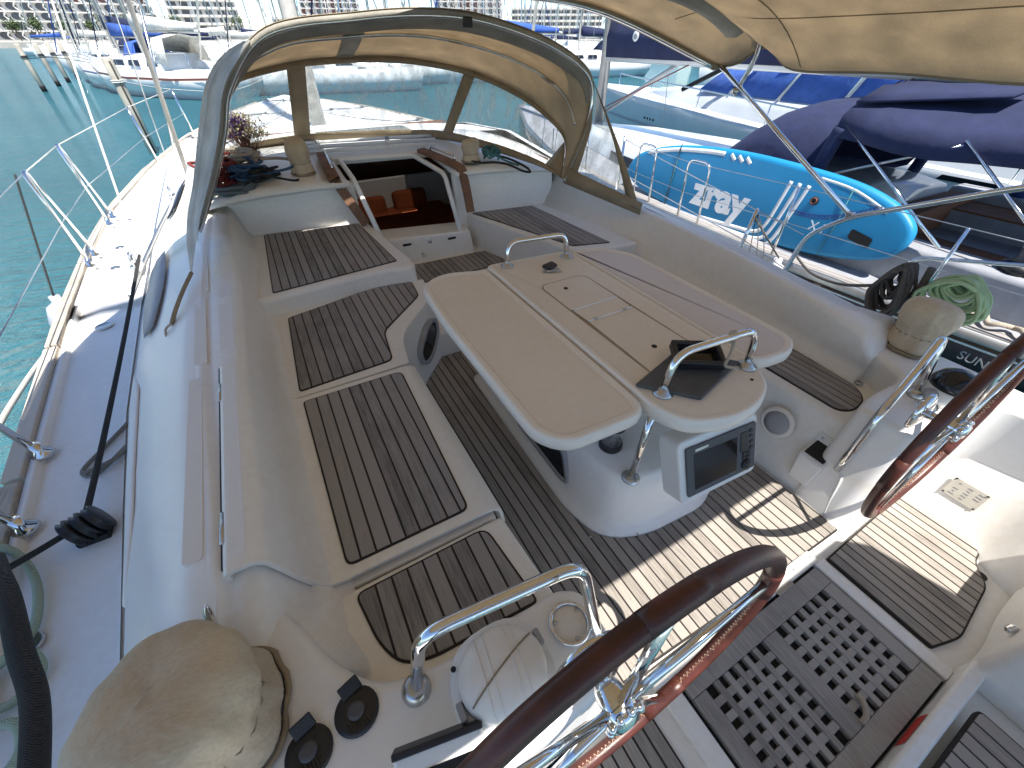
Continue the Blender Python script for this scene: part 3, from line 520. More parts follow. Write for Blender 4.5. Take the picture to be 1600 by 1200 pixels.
# mast, boom fittings forward of the sprayhood
tube('mast', [(-0.12, 7.6, 0.65), (-0.12, 7.55, 14)], 0.105, 'aluminium', Y, seg=14)
# headsail track with cars
tk = tube('jib_track', [(-lerp(SIDE, y)[2] - 0.06, y, lerp(SIDE, y)[1] + 0.035) for y in (3.3, 4, 4.7, 5.4, 6.2)], 0.014, 'aluminium', Y, seg=6)
for y in (3.72, 5.55):
    x = -lerp(SIDE, y)[2] - 0.06; c_ = box('genoa_car', (x, y, 0.40), (0.06, 0.16, 0.05), 'steel_dull', Y, 0.012); lathe('sheave', [(0.012, -0.012), (0.036, -0.012), (0.028, 0), (0.036, 0.012), (0.012, 0.012)], (x, y, 0.455), 'steel', c_, 16, (1, 0, 0))
    tube('bail', cat([(x, y - 0.05, 0.42), (x, y - 0.04, 0.49), (x, y + 0.04, 0.49), (x, y + 0.05, 0.42)], 4), 0.008, 'steel', c_, seg=6)
# starboard rail and stanchion
tube('pushpit_rail', arc([(1.70, 1.36, 0.17), (1.70, 1.28, 0.74), (1.71, 1.11, 0.89), (1.70, 0.56, 1.17), (1.66, -0.4, 1.5)], 0.08), 0.0135, 'steel', Y)
rod('stanchion', (1.79, 1.74, 0.19), (1.73, 1.66, 0.78), 0.013, 'steel', Y); rod('stanchion', (2.06, 3.4, 0.33), (2.07, 3.4, 0.93), 0.013, 'steel', Y)
for z0, z1, z2 in ((0.77, 0.90, 0.73), (0.56, 0.62, 0.50)): tube('lifeline', [(2.07, 3.4, z1), (1.735, 1.66, z0), (1.70, 1.30, z2)], 0.0035, 'steel_dull', Y, seg=6)
for k in range(3): tube('lashing', cat([(1.73, 1.66, 0.77), (1.74 + 0.02 * k, 1.63 - 0.03 * k, 0.6), (1.75, 1.60 - 0.06 * k, 0.42)], 5), 0.003, 'rope_grey', Y, seg=5)

# ================================================================== COCKPIT TABLE
T = thing('cockpit_table', 'cream folding cockpit table with two leaves and a plotter on its white pedestal', 'table', (0.03, 1.2, 0.0))
low = [(x, y) for x, y in FOOT]
mid = inset(FOOT, 0.05); top_ = inset(FOOT, 0.10)
def ring(p, z): return [(x, y, z) for x, y in p]
base = loft('pedestal', [ring(low, 0.006), ring(low, 0.022), ring(inset(FOOT, 0.022), 0.034), ring(inset(FOOT, 0.042), 0.07), ring(inset(FOOT, 0.065), 0.20), ring(inset(FOOT, 0.085), 0.30), ring(inset(FOOT, 0.105), 0.325)], 'gelcoat_cool', T, True, True)
prism('upper_box', rpoly([(-0.19, 1.76), (-0.19, 0.86), (0.23, 0.86), (0.23, 1.76)], 0.05), 0.31, 0.69, 'gelcoat', T, 0.02)
for y in (0.62, 1.72): screw((-0.335, y, 0.024), base, 0.005)
for x in (-0.15, 0.1): screw((x, 0.53, 0.024), base, 0.005)
# port light in the pedestal side
sh = rpoly([(0.84, 0.10), (0.90, 0.075), (1.32, 0.085), (1.35, 0.16), (1.27, 0.255), (0.92, 0.25)], 0.045); shi = inset(sh, 0.02)
def px_(y, z): return -0.343 + 0.046 + 0.105 * (z - 0.07)
fr = loft('portlight_frame', [[(px_(y, z) + 0.01, y, z) for y, z in sh], [(px_(y, z) - 0.012, y, z) for y, z in sh], [(px_(y, z) - 0.012, y, z) for y, z in shi], [(px_(y, z) - 0.002, y, z) for y, z in shi]], 'mid_grey', base, True)
build('pane', [(px_(y, z) - 0.006, y, z) for y, z in shi], [tuple(range(len(shi)))], 'glass_dark', base, False)
def slab(name, poly, z0, z1, rim, depth, par):
    o_, i1, i2 = poly, inset(poly, rim * 0.55), inset(poly, rim)
    rows = [ring(inset(poly, 0.012), z0), ring(inset(poly, 0.002), z0 + 0.006), ring(o_, (z0 + z1) / 2), ring(inset(poly, 0.003), z1 - 0.006), ring(inset(poly, 0.010), z1), ring(i1, z1), ring(i2, z1 - depth)]
    s_ = loft(name, rows, 'table_rim', par, True, True)
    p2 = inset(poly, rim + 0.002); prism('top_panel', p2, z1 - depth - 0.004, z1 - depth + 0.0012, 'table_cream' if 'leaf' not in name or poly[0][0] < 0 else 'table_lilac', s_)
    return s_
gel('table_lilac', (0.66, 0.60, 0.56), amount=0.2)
slab('leaf', rpoly([(-0.208, 0.60), (-0.208, 1.80), (-0.43, 1.875), (-0.575, 1.80), (-0.598, 1.43), (-0.598, 0.70), (-0.53, 0.615)], [0.09, 0.03, 0.10, 0.08, 0.05, 0.12, 0.10]), 0.685, 0.735, 0.035, 0.007, T)
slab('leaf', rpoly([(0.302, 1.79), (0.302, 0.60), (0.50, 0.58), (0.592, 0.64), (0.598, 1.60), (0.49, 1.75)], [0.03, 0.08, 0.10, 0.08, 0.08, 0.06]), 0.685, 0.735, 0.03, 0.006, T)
ct = slab('centre_top', rpoly([(-0.202, 1.84), (-0.202, 0.60), (-0.16, 0.505), (-0.03, 0.445), (0.12, 0.445), (0.24, 0.50), (0.296, 0.60), (0.296, 1.80)], [0.04, 0.05, 0.08, 0.10, 0.10, 0.08, 0.05, 0.04]), 0.68, 0.740, 0.03, 0.004, T)
zt = 0.7375
# lids let into the centre top
lidA = prism('lid', rpoly([(-0.075, 1.24), (0.18, 1.24), (0.18, 1.50), (-0.075, 1.50)], [0.004, 0.004, 0.05, 0.05]), zt - 0.004, zt + 0.0018, 'table_cream', ct)
lidB = prism('lid', [(-0.065, 1.135), (0.175, 1.135), (0.178, 1.23), (-0.07, 1.23)], zt - 0.004, zt + 0.0018, 'table_cream', ct)
lidC = prism('lid', [(-0.08, 0.66), (0.19, 0.66), (0.178, 1.125), (-0.065, 1.125)], zt - 0.004, zt + 0.0018, 'table_cream', ct)
prism('lid_groove', rpoly([(-0.084, 0.655), (0.194, 0.655), (0.186, 1.506), (-0.081, 1.506)], [0, 0, 0.052, 0.052]), zt - 0.006, zt + 0.0008, 'canvas_trim', ct)
for y in (1.235, 1.13): tube('hinge_strip', [(-0.065, y, zt + 0.003), (0.175, y, zt + 0.003)], 0.0045, 'white_plastic', ct, seg=6)
for x in (-0.03, 0.13): box('hinge', (x, 1.13, zt + 0.006), (0.022, 0.014, 0.006), 'steel_dull', ct, 0.002)
for x, y in ((0.02, 1.42), (0.045, 0.86)): lathe('finger_hole', [(0.011, 0), (0.011, 0.0015), (0.007, 0.001)], (x, y, zt + 0.0018), 'rubber', ct, 14)
screw((0.20, 0.545, zt), ct, 0.006, 'rubber')
def handrail(pts, rad=0.07):
    h = tube('handrail', arc(pts, rad, 7), 0.0135, 'steel', T, seg=14)
    for p in (pts[0], pts[-1]): lathe('flange', [(0.034, 0), (0.034, 0.005), (0.018, 0.012), (0.015, 0.02)], p, 'steel_dull', h, 18)
    return h
handrail([(-0.105, 1.775, 0.738), (-0.085, 1.79, 0.855), (0.235, 1.745, 0.855), (0.235, 1.725, 0.738)])
handrail([(-0.125, 0.645, 0.738), (-0.10, 0.655, 0.885), (0.255, 0.625, 0.885), (0.25, 0.605, 0.738)])
# knotted string on the aft rail
tube('string', cat([(0.135 + 0.018 * math.cos(a), 0.636 + 0.018 * math.sin(a) * 0.2, 0.885 + 0.018 * math.sin(a)) for a in [i * 0.7 for i in range(10)]] + [(0.12, 0.61, 0.84), (0.10, 0.60, 0.80), (0.13, 0.57, 0.80)], 4), 0.006, 'rope_beige', T, seg=6)
# chrome post under the aft end
pst_ = rod('support_post', (-0.175, 0.63, 0.32), (-0.12, 0.66, 0.69), 0.014, 'steel', T, 14); lathe('flange', [(0.036, 0), (0.036, 0.006), (0.018, 0.016)], (-0.177, 0.63, 0.322), 'steel_dull', pst_, 18)
# chart plotter on the aft face
pn = Vector((-0.10, -0.90, 0.42)).normalized(); pu = Vector((0.985, -0.12, 0.05)).normalized(); pu = (pu - pn * pu.dot(pn)).normalized(); pv = pn.cross(pu); pv = pv if pv.z > 0 else -pv
pc = Vector((0.04, 0.452, 0.505))
def pp_(u, v, d): return pc + pu * u + pv * v + pn * d
def plate(name, poly, d0, d1, mat, par, bev=0.0):
    n_ = len(poly); v_ = [pp_(u, v, d0) for u, v in poly] + [pp_(u, v, d1) for u, v in poly]
    return build(name, v_, [tuple(range(n_))[::-1], tuple(range(n_, 2 * n_))] + [(i, (i + 1) % n_, n_ + (i + 1) % n_, n_ + i) for i in range(n_)], mat, par, bool(bev), bev, 3)
pod = plate('plotter_pod', rpoly([(-0.185, -0.125), (0.165, -0.115), (0.185, 0.12), (-0.18, 0.125)], 0.03), -0.10, 0.0, 'white_plastic', T, 0.014)
face = plate('plotter_face', rpoly([(-0.160, -0.095), (0.150, -0.088), (0.165, 0.092), (-0.155, 0.096)], 0.008), 0.0, 0.009, 'grey_plastic', pod, 0.003)
plate('display', [(-0.128, -0.072), (0.062, -0.068), (0.072, 0.062), (-0.124, 0.066)], 0.009, 0.0102, 'screen', pod)
plate('name_badge', rpoly([(-0.118, 0.074), (-0.060, 0.074), (-0.058, 0.083), (-0.116, 0.083)], 0.003), 0.009, 0.0105, 'steel_dull', pod)
for i, (u, v) in enumerate([(0.138, 0.066), (0.137, 0.045), (0.136, 0.022), (0.135, 0.0), (0.102, -0.016), (0.122, -0.018), (0.10, -0.032), (0.12, -0.034)]):
    plate('key', rpoly([(u - 0.008, v - 0.006), (u + 0.008, v - 0.006), (u + 0.008, v + 0.006), (u - 0.008, v + 0.006)], 0.003), 0.009, 0.0125, 'black_plastic', pod)
plate('card_door', rpoly([(0.084, -0.008), (0.118, -0.006), (0.122, 0.070), (0.088, 0.070)], 0.006), 0.009, 0.0115, 'black_plastic', pod)
lathe('knob', [(0.022, 0), (0.022, 0.006), (0.014, 0.008), (0.012, 0.012)], pp_(0.108, -0.062, 0.009), 'black_plastic', pod, 20, pn)
# glass jar stowed under the table end
J = thing('lantern', 'clear glass lantern with a black base on the table pedestal beside the chrome post', 'lantern', (-0.14, 0.80, 0.327))
lathe('base', [(0.05, 0), (0.05, 0.02), (0.045, 0.03)], (-0.14, 0.80, 0.327), 'black_plastic', J, 20); lathe('glass', [(0.044, 0.03), (0.046, 0.09), (0.04, 0.12), (0.0, 0.12)], (-0.14, 0.80, 0.327), 'vinyl', J, 20); lathe('cap', [(0.047, 0.118), (0.047, 0.15), (0.03, 0.165)], (-0.14, 0.80, 0.327), 'black_plastic', J, 20)
# things lying on the table
tag(prism('plotter_cover_mat', [(-0.185, 0.715), (-0.045, 0.555), (0.235, 0.625), (0.10, 0.795)], zt + 0.002, zt + 0.016, 'grey_plastic', bev=0.005), 'flat dark grey instrument cover lying under the aft table handrail', 'cover')
D = thing('instrument_cover', 'small black hollow instrument cover lying on the flat grey cover', 'cover', (0.09, 0.70, zt + 0.017))
Rm = Matrix.Rotation(R(-32), 3, 'Z') @ Matrix.Rotation(R(10), 3, 'X')
for dx, dy, s in ((0, 0.05, (0.17, 0.018, 0.034)), (0, -0.05, (0.17, 0.018, 0.034)), (0.078, 0, (0.018, 0.11, 0.034)), (-0.078, 0, (0.018, 0.11, 0.034))): box('rim', Vector((0.09, 0.705, zt + 0.045)) + Rm @ Vector((dx, dy, 0)), s, 'black_plastic', D, 0.005, Rm)
box('tray', Vector((0.09, 0.705, zt + 0.030)), (0.15, 0.10, 0.008), 'screen', D, 0.002, Rm)
K = thing('key_bunch', 'bunch of keys with a black fob near the forward table handrail', 'keys', (0.07, 1.62, zt))
box('fob', (0.075, 1.645, zt + 0.014), (0.075, 0.045, 0.018), 'black_plastic', K, 0.007, Matrix.Rotation(0.25, 3, 'Z') @ Matrix.Rotation(0.12, 3, 'X'))
for a in (0.2, 1.0, 1.9, 2.7, -0.5): box('key', (0.06 + 0.022 * math.cos(a), 1.60 + 0.018 * math.sin(a), zt + 0.008), (0.055, 0.011, 0.003), 'steel_dull', K, 0, Matrix.Rotation(a, 3, 'Z') @ Matrix.Rotation(0.08, 3, 'Y'))
tube('ring', cat([(0.055 + 0.016 * math.cos(a), 1.612 + 0.016 * math.sin(a), zt + 0.011) for a in [i * 0.785 for i in range(8)]], 2, True), 0.0018, 'steel', K, True, 5)

# ================================================================== STEERING WHEELS
def wheel(c, Rr, label, rot0):
    c = Vector(c); t = thing('steering_wheel', label, 'wheel', c, 'twin steering wheels')
    a = -0.05; nv = Vector((0, math.cos(a), math.sin(a))); e1 = Vector((1, 0, 0)); e2 = nv.cross(e1)
    P = lambda ang, r_, d=0: c + (e1 * math.cos(ang) + e2 * math.sin(ang)) * r_ + nv * d
    n_ = 96; tube('rim', [P(2 * math.pi * k / n_, Rr) for k in range(n_)], 0.0172, 'leather', t, True, 14)
    for k in range(5):
        ang = rot0 + 2 * math.pi * k / 5
        rod('spoke', P(ang, 0.03), P(ang, Rr - 0.012), 0.0095, 'steel', t, 12)
        tube('leather_patch', [P(ang + d, Rr) for d in (-0.16, -0.08, 0, 0.08, 0.16)], 0.0180, 'leather', t, seg=14)
    st = [P(2 * math.pi * k / 420, Rr - 0.0168 + (0.0012 if k % 2 else 0), -0.004 if k % 2 else 0.004) for k in range(420)]
    tube('stitching', st, 0.0012, 'thread', t, True, 4)
    h = lathe('hub', [(0.0, -0.035), (0.022, -0.033), (0.034, -0.02), (0.038, 0.0), (0.03, 0.03), (0.02, 0.05)], c, 'steel', t, 20, nv)
    rod('shaft', c, c + nv * 0.10, 0.016, 'steel', t)
    for k in range(9): lathe('knurl', [(0.008, -0.005), (0.009, 0.004), (0.003, 0.009)], P(2 * math.pi * k / 9, 0.036, -0.02), 'steel', h, 8, -nv)
    lathe('boss_plate', [(0.075, 0), (0.07, 0.012), (0.04, 0.022), (0.02, 0.024)], c + nv * 0.10, 'steel', t, 24, -nv)
    return t
wheel((-0.80, 0.065, 0.695), 0.402, 'steering wheel at the bottom centre, dark brown leather rim in front of the compass pod', 1.02)
wheel((0.69, 0.10, 0.655), 0.392, 'steering wheel at the right edge, dark brown leather rim beside the black compass dome', 0.62)
# rails on the helm consoles
for s, pts, lab in ((-1, [(-1.13, 0.32, 0.54), (-1.085, 0.33, 0.775), (-0.735, 0.285, 0.80), (-0.70, 0.21, 0.50), (-0.68, 0.165, 0.30)], 'bent chrome grab rail arching over the port helm pod'), (1, [(0.97, 0.275, 0.54), (1.03, 0.335, 0.785), (0.80, 0.295, 0.675), (0.675, 0.278, 0.56), (0.655, 0.27, 0.40), (0.668, 0.27, 0.25)], 'slanting chrome grab rail on the starboard helm console')):
    g_ = thing('grab_rail', lab, 'rail', pts[0], 'helm grab rails'); tube('tube', arc(pts, 0.06, 7), 0.0145, 'steel', g_, seg=16)
    lathe('flange', [(0.033, 0), (0.033, 0.006), (0.026, 0.02), (0.018, 0.026)], pts[0], 'steel_dull', g_, 18)
tag(tube('tubing', cat([(0.69, 0.265, 0.245), (0.672, 0.24, 0.22), (0.668, 0.22, 0.10), (0.662, 0.20, 0.01)], 6), 0.006, 'white_plastic', seg=8), 'thin white hose running down from the starboard grab rail to the sole', 'hose')
# compass pod with closed cover (port)
C_ = thing('compass_pod', 'white hooded compass pod behind the bottom-centre wheel', 'compass', (-0.95, 0.235, 0.54))
rows = []
for z, s in ((0.535, 1.10), (0.56, 1.06), (0.60, 1.02), (0.625, 1.0)):
    rows.append([(-0.955 + 0.108 * s * math.copysign(abs(math.cos(a)) ** 0.8, math.cos(a)), 0.235 + 0.098 * s * math.copysign(abs(math.sin(a)) ** 0.8, math.sin(a)), z) for a in [2 * math.pi * k / 32 for k in range(32)]])
loft('housing', rows, 'gelcoat_cool', C_, True, True)
rows = []
for k in range(7):
    t = k / 6 * math.pi / 2; rows.append([(-0.955 + 0.098 * math.cos(t) * math.cos(a), 0.235 + 0.089 * math.cos(t) * math.sin(a), 0.628 + 0.05 * math.sin(t)) for a in [2 * math.pi * j / 32 for j in range(32)]])
cv = loft('cover', rows, 'table_rim', C_, True, True)
def oncap(x, y): 
    k = max(0, 1 - ((x + 0.955) / 0.098) ** 2 - ((y - 0.235) / 0.089) ** 2); return (x, y, 0.6285 + 0.05 * math.sqrt(k))
tube('rib', [oncap(-1.037 + 0.164 * k / 16, 0.235 - 0.03 + 0.06 * k / 16) for k in range(17)], 0.0022, 'canvas_trim', cv, seg=5)
for d in (-0.035, -0.02, 0.02, 0.035): tube('rib', [oncap(-0.955 + d * 1.2 + 0.02 * (k / 16 - 0.5), 0.235 - 0.078 + 0.156 * k / 16) for k in range(17)], 0.0016, 'table_rim', cv, seg=5)
for dx in (-0.104, 0.100): box('clip', (-0.955 + dx, 0.235 + dx * 0.2, 0.628), (0.014, 0.035, 0.02), 'mid_grey', C_, 0.004)
screw((-1.045, 0.29, 0.628), C_, 0.006, 'rubber')
rg = thing('drink_holder', 'round clear-lidded ring holder set in the port helm console', 'holder', (-0.755, 0.265, 0.545))
tube('ring', cat([(-0.755 + 0.047 * math.cos(a), 0.262 + 0.047 * math.sin(a), 0.552) for a in [i * math.pi / 6 for i in range(12)]], 3, True), 0.005, 'steel', rg, True, 8)
lathe('disc', [(0.044, 0), (0.044, 0.004), (0.04, 0.006)], (-0.755, 0.262, 0.543), 'table_rim', rg, 24)
for a in (0.5, 2.6, 4.6): screw((-0.755 + 0.036 * math.cos(a), 0.262 + 0.036 * math.sin(a), 0.549), rg, 0.005)
# instrument at the bottom of the frame
I_ = thing('helm_display', 'tilted helm instrument with a grey screen at the bottom edge left of the wheel', 'display', (-1.06, 0.17, 0.54))
Ri = Matrix.Rotation(R(-12), 3, 'Z') @ Matrix.Rotation(R(22), 3, 'X')
box('bezel', (-1.125, 0.15, 0.60), (0.17, 0.12, 0.04), 'white_plastic', I_, 0.010, Ri); ci = Vector((-1.125, 0.15, 0.60))
box('top_edge', ci + Ri @ Vector((0, 0.058, 0.003)), (0.172, 0.012, 0.046), 'black_plastic', I_, 0.003, Ri); box('screen', ci + Ri @ Vector((0.01, -0.012, 0.0205)), (0.115, 0.075, 0.002), 'screen', I_, 0, Ri)
# rubber winch switches
for x, y, lab in ((-1.355, 0.325, 'left'), (-1.255, 0.345, 'right')):
    q = thing('winch_button', 'black rubber foot switch with flip lid, ' + ('nearer the canvas winch cover' if lab == 'left' else 'nearer the chrome grab rail'), 'switch', (x, y, 0.54), 'winch switches')
    lathe('bezel', [(0.046, 0), (0.046, 0.006), (0.040, 0.010), (0.022, 0.009)], (x, y, 0.5405), 'black_plastic', q, 28); lathe('button', [(0.019, 0.008), (0.018, 0.013), (0.010, 0.014)], (x, y, 0.5405), 'grey_plastic', q, 20)
    for k in range(7): box('ridge', (x - 0.02 + 0.007 * k, y - 0.026, 0.5515), (0.003, 0.020, 0.003), 'black_plastic', q, 0, Matrix.Rotation(0.3, 3, 'Z'))
    box('lid', (x - 0.002, y + 0.044, 0.560), (0.045, 0.030, 0.006), 'black_plastic', q, 0.003, Matrix.Rotation(0.3, 3, 'Z') @ Matrix.Rotation(R(40), 3, 'X'))
# starboard compass dome
C2 = thing('compass', 'black glass compass dome on the starboard helm console', 'compass', (1.06, 0.22, 0.54))
lathe('collar', [(0.10, 0), (0.105, 0.03), (0.09, 0.05), (0.086, 0.055)], (1.06, 0.215, 0.54), 'white_plastic', C2, 28)
lathe('dome', [(0.078, 0.05), (0.075, 0.075), (0.058, 0.105), (0.030, 0.122), (0.0, 0.128)], (1.06, 0.215, 0.54), 'glass_dark', C2, 28)
lathe('throttle_knob', [(0.0, 0), (0.022, 0.004), (0.024, 0.02), (0.014, 0.03)], (0.945, 0.24, 0.575), 'mid_grey', C2, 16)
tube('bail', cat([(0.90 + 0.045 * math.cos(a), 0.215 + 0.03 * math.sin(a), 0.56) for a in [i * math.pi / 5 for i in range(10)]], 2, True), 0.004, 'steel', C2, True, 6)
# ================================================================== WINCHES UNDER CANVAS COVERS
def cover(name, c, r_, h, label, seed, hem=True, drum=True):
    t = thing(name, label, 'winch', c, 'winches under tan covers'); rn = random.Random(seed); c = Vector(c)
    prof = [(1.06, 0.0), (1.04, 0.10), (0.99, 0.20), (0.86, 0.34), (0.90, 0.42), (1.02, 0.55), (1.05, 0.72), (0.98, 0.86), (0.80, 0.96), (0.45, 1.0), (0.02, 0.985)]
    ph = [rn.uniform(0, 6.28) for _ in range(6)]; rows = []; S = 48
    for k, z in prof:
        row = []
        for j in range(S):
            a = 2 * math.pi * j / S; wv_ = 0.025 * math.sin(9 * a + ph[0] + z * 3) + 0.03 * math.sin(4 * a + ph[1] - z * 5) + 0.03 * math.sin(2 * a + ph[2])
            wv_ += (0.05 * math.sin(21 * a + ph[3]) if 0.25 < z < 0.5 else 0.012 * math.sin(17 * a + ph[4])); rr_ = r_ * k * (1 + wv_ * (1 if k > 0.1 else 0))
            row.append(c + Vector((rr_ * math.cos(a), rr_ * math.sin(a), h * z * (1 + 0.05 * math.sin(a + ph[5])))))
        rows.append(row)
    b0 = loft('cover', rows, 'cover_tan', t, True, True, sub=1)
    if hem: tube('hem', [p + Vector((0, 0, 0.006)) for p in rows[0]], 0.007, 'canvas_trim', t, True, 6)
    if drum: lathe('base', [(r_ * 0.98, -0.004), (r_ * 0.98, 0.02), (r_ * 0.7, 0.04)], c, 'black_plastic', t, 24)
    tube('drawstring', [p + (p - c) * 0.012 for p in rows[3]], 0.003, 'canvas_trim', t, True, 5)
    return t
cover('winch', (-1.515, 0.455, 0.545), 0.135, 0.27, 'big primary winch under a wrinkled tan cover, lower left corner', 1)
tag(tube('cleat_tip', cat([(-1.50, 0.62, 0.60), (-1.485, 0.635, 0.66), (-1.475, 0.645, 0.70)], 4), [0.016, 0.015, 0.014, 0.012, 0.011, 0.010, 0.008, 0.005, 0.003], 'steel', seg=10), 'pointed chrome horn standing behind the lower left winch cover', 'cleat')
cover('winch', (1.335, 0.47, 0.545), 0.105, 0.23, 'winch under a tan cover at right between the coaming end and the compass', 2)
cover('winch', (-0.80, 3.72, 0.86), 0.075, 0.235, 'cabin-top winch under a tan cover beside the rope pile', 3)
cover('winch', (0.48, 3.47, 0.86), 0.068, 0.17, 'cabin-top winch under a tan cover right of the companionway', 4)
# ================================================================== DECK GRATING
G = thing('deck_grating', 'square-holed grey teak grating hatch in the helm floor', 'grating', (0.0, -0.13, -0.02))
def slat(name, x0, x1, y0, y1, z0, z1, par): return prism(name, [(x0, y0), (x1, y0), (x1, y1), (x0, y1)], z0, z1, 'teak_grate', par, 0.0015, 1, False)
gx0, gx1, gy0, gy1 = -0.385, 0.385, -0.36, 0.075
slat('frame_board', gx0, gx1, gy1 - 0.066, gy1, -0.02, 0.014, G); slat('frame_board', gx0, gx1, gy0, gy0 + 0.062, -0.02, 0.014, G)
slat('frame_board', gx0, gx0 + 0.058, gy0 + 0.063, gy1 - 0.067, -0.02, 0.0135, G); slat('frame_board', gx1 - 0.055, gx1, gy0 + 0.063, gy1 - 0.067, -0.02, 0.0135, G)
slat('centre_board', -0.036, 0.036, gy0 + 0.063, gy1 - 0.067, -0.02, 0.0138, G)
for xa, xb in ((gx0 + 0.058, -0.036), (0.036, gx1 - 0.055)):
    n_ = 6; p_ = (xb - xa) / n_
    for k in range(n_ - 1): slat('lath', xa + p_ * (k + 1) - 0.0108, xa + p_ * (k + 1) + 0.0108, gy0 + 0.063, gy1 - 0.067, -0.018, 0.0130, G)
    n2 = 7; q_ = (gy1 - gy0 - 0.13) / n2
    for k in range(1, n2): slat('cross_lath', xa + 0.001, xb - 0.001, gy0 + 0.063 + q_ * k - 0.0115, gy0 + 0.063 + q_ * k + 0.0115, -0.019, 0.0105, G)
tube('lift_strap', cat([(0.03, -0.29, 0.015), (0.05, -0.285, 0.03), (0.075, -0.265, 0.032), (0.09, -0.245, 0.016)], 5), 0.009, 'rope_beige', G, seg=8)
for x in (-0.12, 0.20): box('hinge', (x, 0.083, 0.016), (0.09, 0.018, 0.006), 'steel_dull', G, 0.002)
prism('hatch_well', [(-0.40, -0.37), (0.40, -0.37), (0.40, 0.085), (-0.40, 0.085)], -0.075, -0.0085, 'rubber', Y)

# ================================================================== SPRAYHOOD
S_ = thing('sprayhood', 'tan canvas sprayhood with clear windows over the companionway', 'sprayhood', (-0.1, 3.5, 0.85))
A0 = [(-1.52, 3.12, 0.76), (-1.43, 3.10, 0.88), (-1.29, 3.10, 1.08), (-1.18, 3.10, 1.26), (-1.07, 3.10, 1.46), (-0.82, 3.06, 1.672), (-0.36, 3.02, 1.735), (0.02, 2.98, 1.757), (0.36, 2.95, 1.735), (0.76, 2.90, 1.64), (1.06, 2.87, 1.51), (1.18, 2.86, 1.37), (1.155, 2.85, 1.14), (0.98, 2.84, 0.79)]
A1 = [(-1.50, 3.35, 0.76), (-1.47, 3.40, 0.90), (-1.33, 3.55, 1.14), (-1.18, 3.78, 1.34), (-1.03, 4.00, 1.44), (-0.62, 4.10, 1.515), (-0.30, 4.13, 1.535), (0.05, 4.13, 1.538), (0.38, 4.08, 1.508), (0.74, 3.96, 1.435), (0.98, 3.62, 1.31), (1.10, 3.30, 1.17), (1.13, 3.06, 1.02), (1.0, 2.90, 0.80)]
A2 = [(-1.49, 3.38, 0.755), (-1.44, 3.55, 0.82), (-1.38, 3.9, 0.86), (-1.32, 4.3, 0.89), (-1.08, 4.58, 0.91), (-0.68, 4.63, 0.925), (-0.35, 4.58, 0.925), (0.0, 4.48, 0.925), (0.30, 4.35, 0.925), (0.54, 4.18, 0.92), (0.74, 3.66, 0.90), (0.84, 3.28, 0.88), (0.92, 3.05, 0.85), (0.99, 2.88, 0.795)]
NA = 8; SA, SB, SC = cat(A0, NA), cat(A1, NA), cat(A2, NA); L_ = len(SA)
rows = []
for k in range(9):
    t = k / 8; rows.append([a.lerp(b_, t) + Vector((0, 0, 0.035 * math.sin(math.pi * t) * min(1, max(0, (a.z - 1.0) * 2)) * (1 - 0.6 * math.sin(2 * math.pi * t) ** 2))) for a, b_ in zip(SA, SB)])
loft('roof', rows, 'canvas_tan', S_, solid=0.004)
def win(i0, i1, v0, v1, nm, mat, off=0.0, n_=6):
    rr = []
    for k in range(n_ + 1):
        v = v0 + (v1 - v0) * k / n_; rr.append([SB[i].lerp(SC[i], v) + Vector((0, -off, off * 0.3)) for i in range(i0, i1 + 1)])
    return loft(nm, rr, mat, S_, solid=0.0015 if mat == 'vinyl' else 0.006)
cuts = [(12, 39, 1), (39, 42, 0), (42, 71, 1), (71, 73, 0), (73, L_ - 8, 1)]
for i0, i1, p in cuts:
    if p: win(i0, i1, 0.07, 0.90, 'window', 'vinyl', 0.004)
    else: win(i0, i1, 0.0, 1.0, 'window_post', 'canvas_trim', 0.008)
win(0, L_ - 1, -0.02, 0.075, 'top_band', 'canvas_trim', 0.01, 2); win(0, L_ - 1, 0.895, 1.03, 'bottom_band', 'canvas_trim', 0.01, 2)
win(0, 12, 0.05, 0.92, 'side_panel', 'vinyl', 0.0, 4); win(L_ - 9, L_ - 1, 0.05, 0.92, 'side_panel', 'canvas_trim', 0.0, 4)
# hoops
tube('hoop', [p + Vector((0, -0.012, -0.014)) for p in SA], 0.0125, 'steel', S_); tube('hoop', [p + Vector((0, -0.03, -0.022)) for p in SB[10:-6]], 0.010, 'canvas_trim', S_)
midh = rows[4]; tube('hoop', [p + Vector((0, 0, -0.022)) for p in midh[12:-10]], 0.011, 'steel_dull', S_)
# rolled edge flap and piping along the aft edge
loft('aft_valance', [[p + Vector((0, -0.02, 0.012)) for p in SA], [p + Vector((0, -0.024, -0.012)) for p in SA], [p.lerp(q, 0.09) + Vector((0, 0, -0.05 * min(1, max(0, (p.z - 1.05) * 2)))) for p, q in zip(SA, SB)], [p.lerp(q, 0.13) + Vector((0, 0, -0.02)) for p, q in zip(SA, SB)]], 'hem_grey', S_, solid=0.003)
loft('edge_band', [[p + Vector((0, -0.022, 0.018)) for p in SA], [p.lerp(q, 0.05) + Vector((0, 0, 0.022)) for p, q in zip(SA, SB)]], 'canvas_trim', S_, solid=0.005)
loft('reinforcement', [[rows[k][i] - Vector((0, 0, 0.005)) for i in (48, 49, 50, 51)] for k in range(2, 9)], 'hem_grey', S_, solid=0.003)
for i in (30, 64, 80): loft('webbing', [[midh[i + d] + Vector((0, -0.04, -0.03)), midh[i + d] + Vector((0, 0.04, -0.03))] for d in (0, 1, 2)], 'canvas_trim', S_, solid=0.004)
box('strap_buckle', SA[62] + Vector((0, -0.02, -0.03)), (0.06, 0.02, 0.05), 'black_plastic', S_, 0.006)
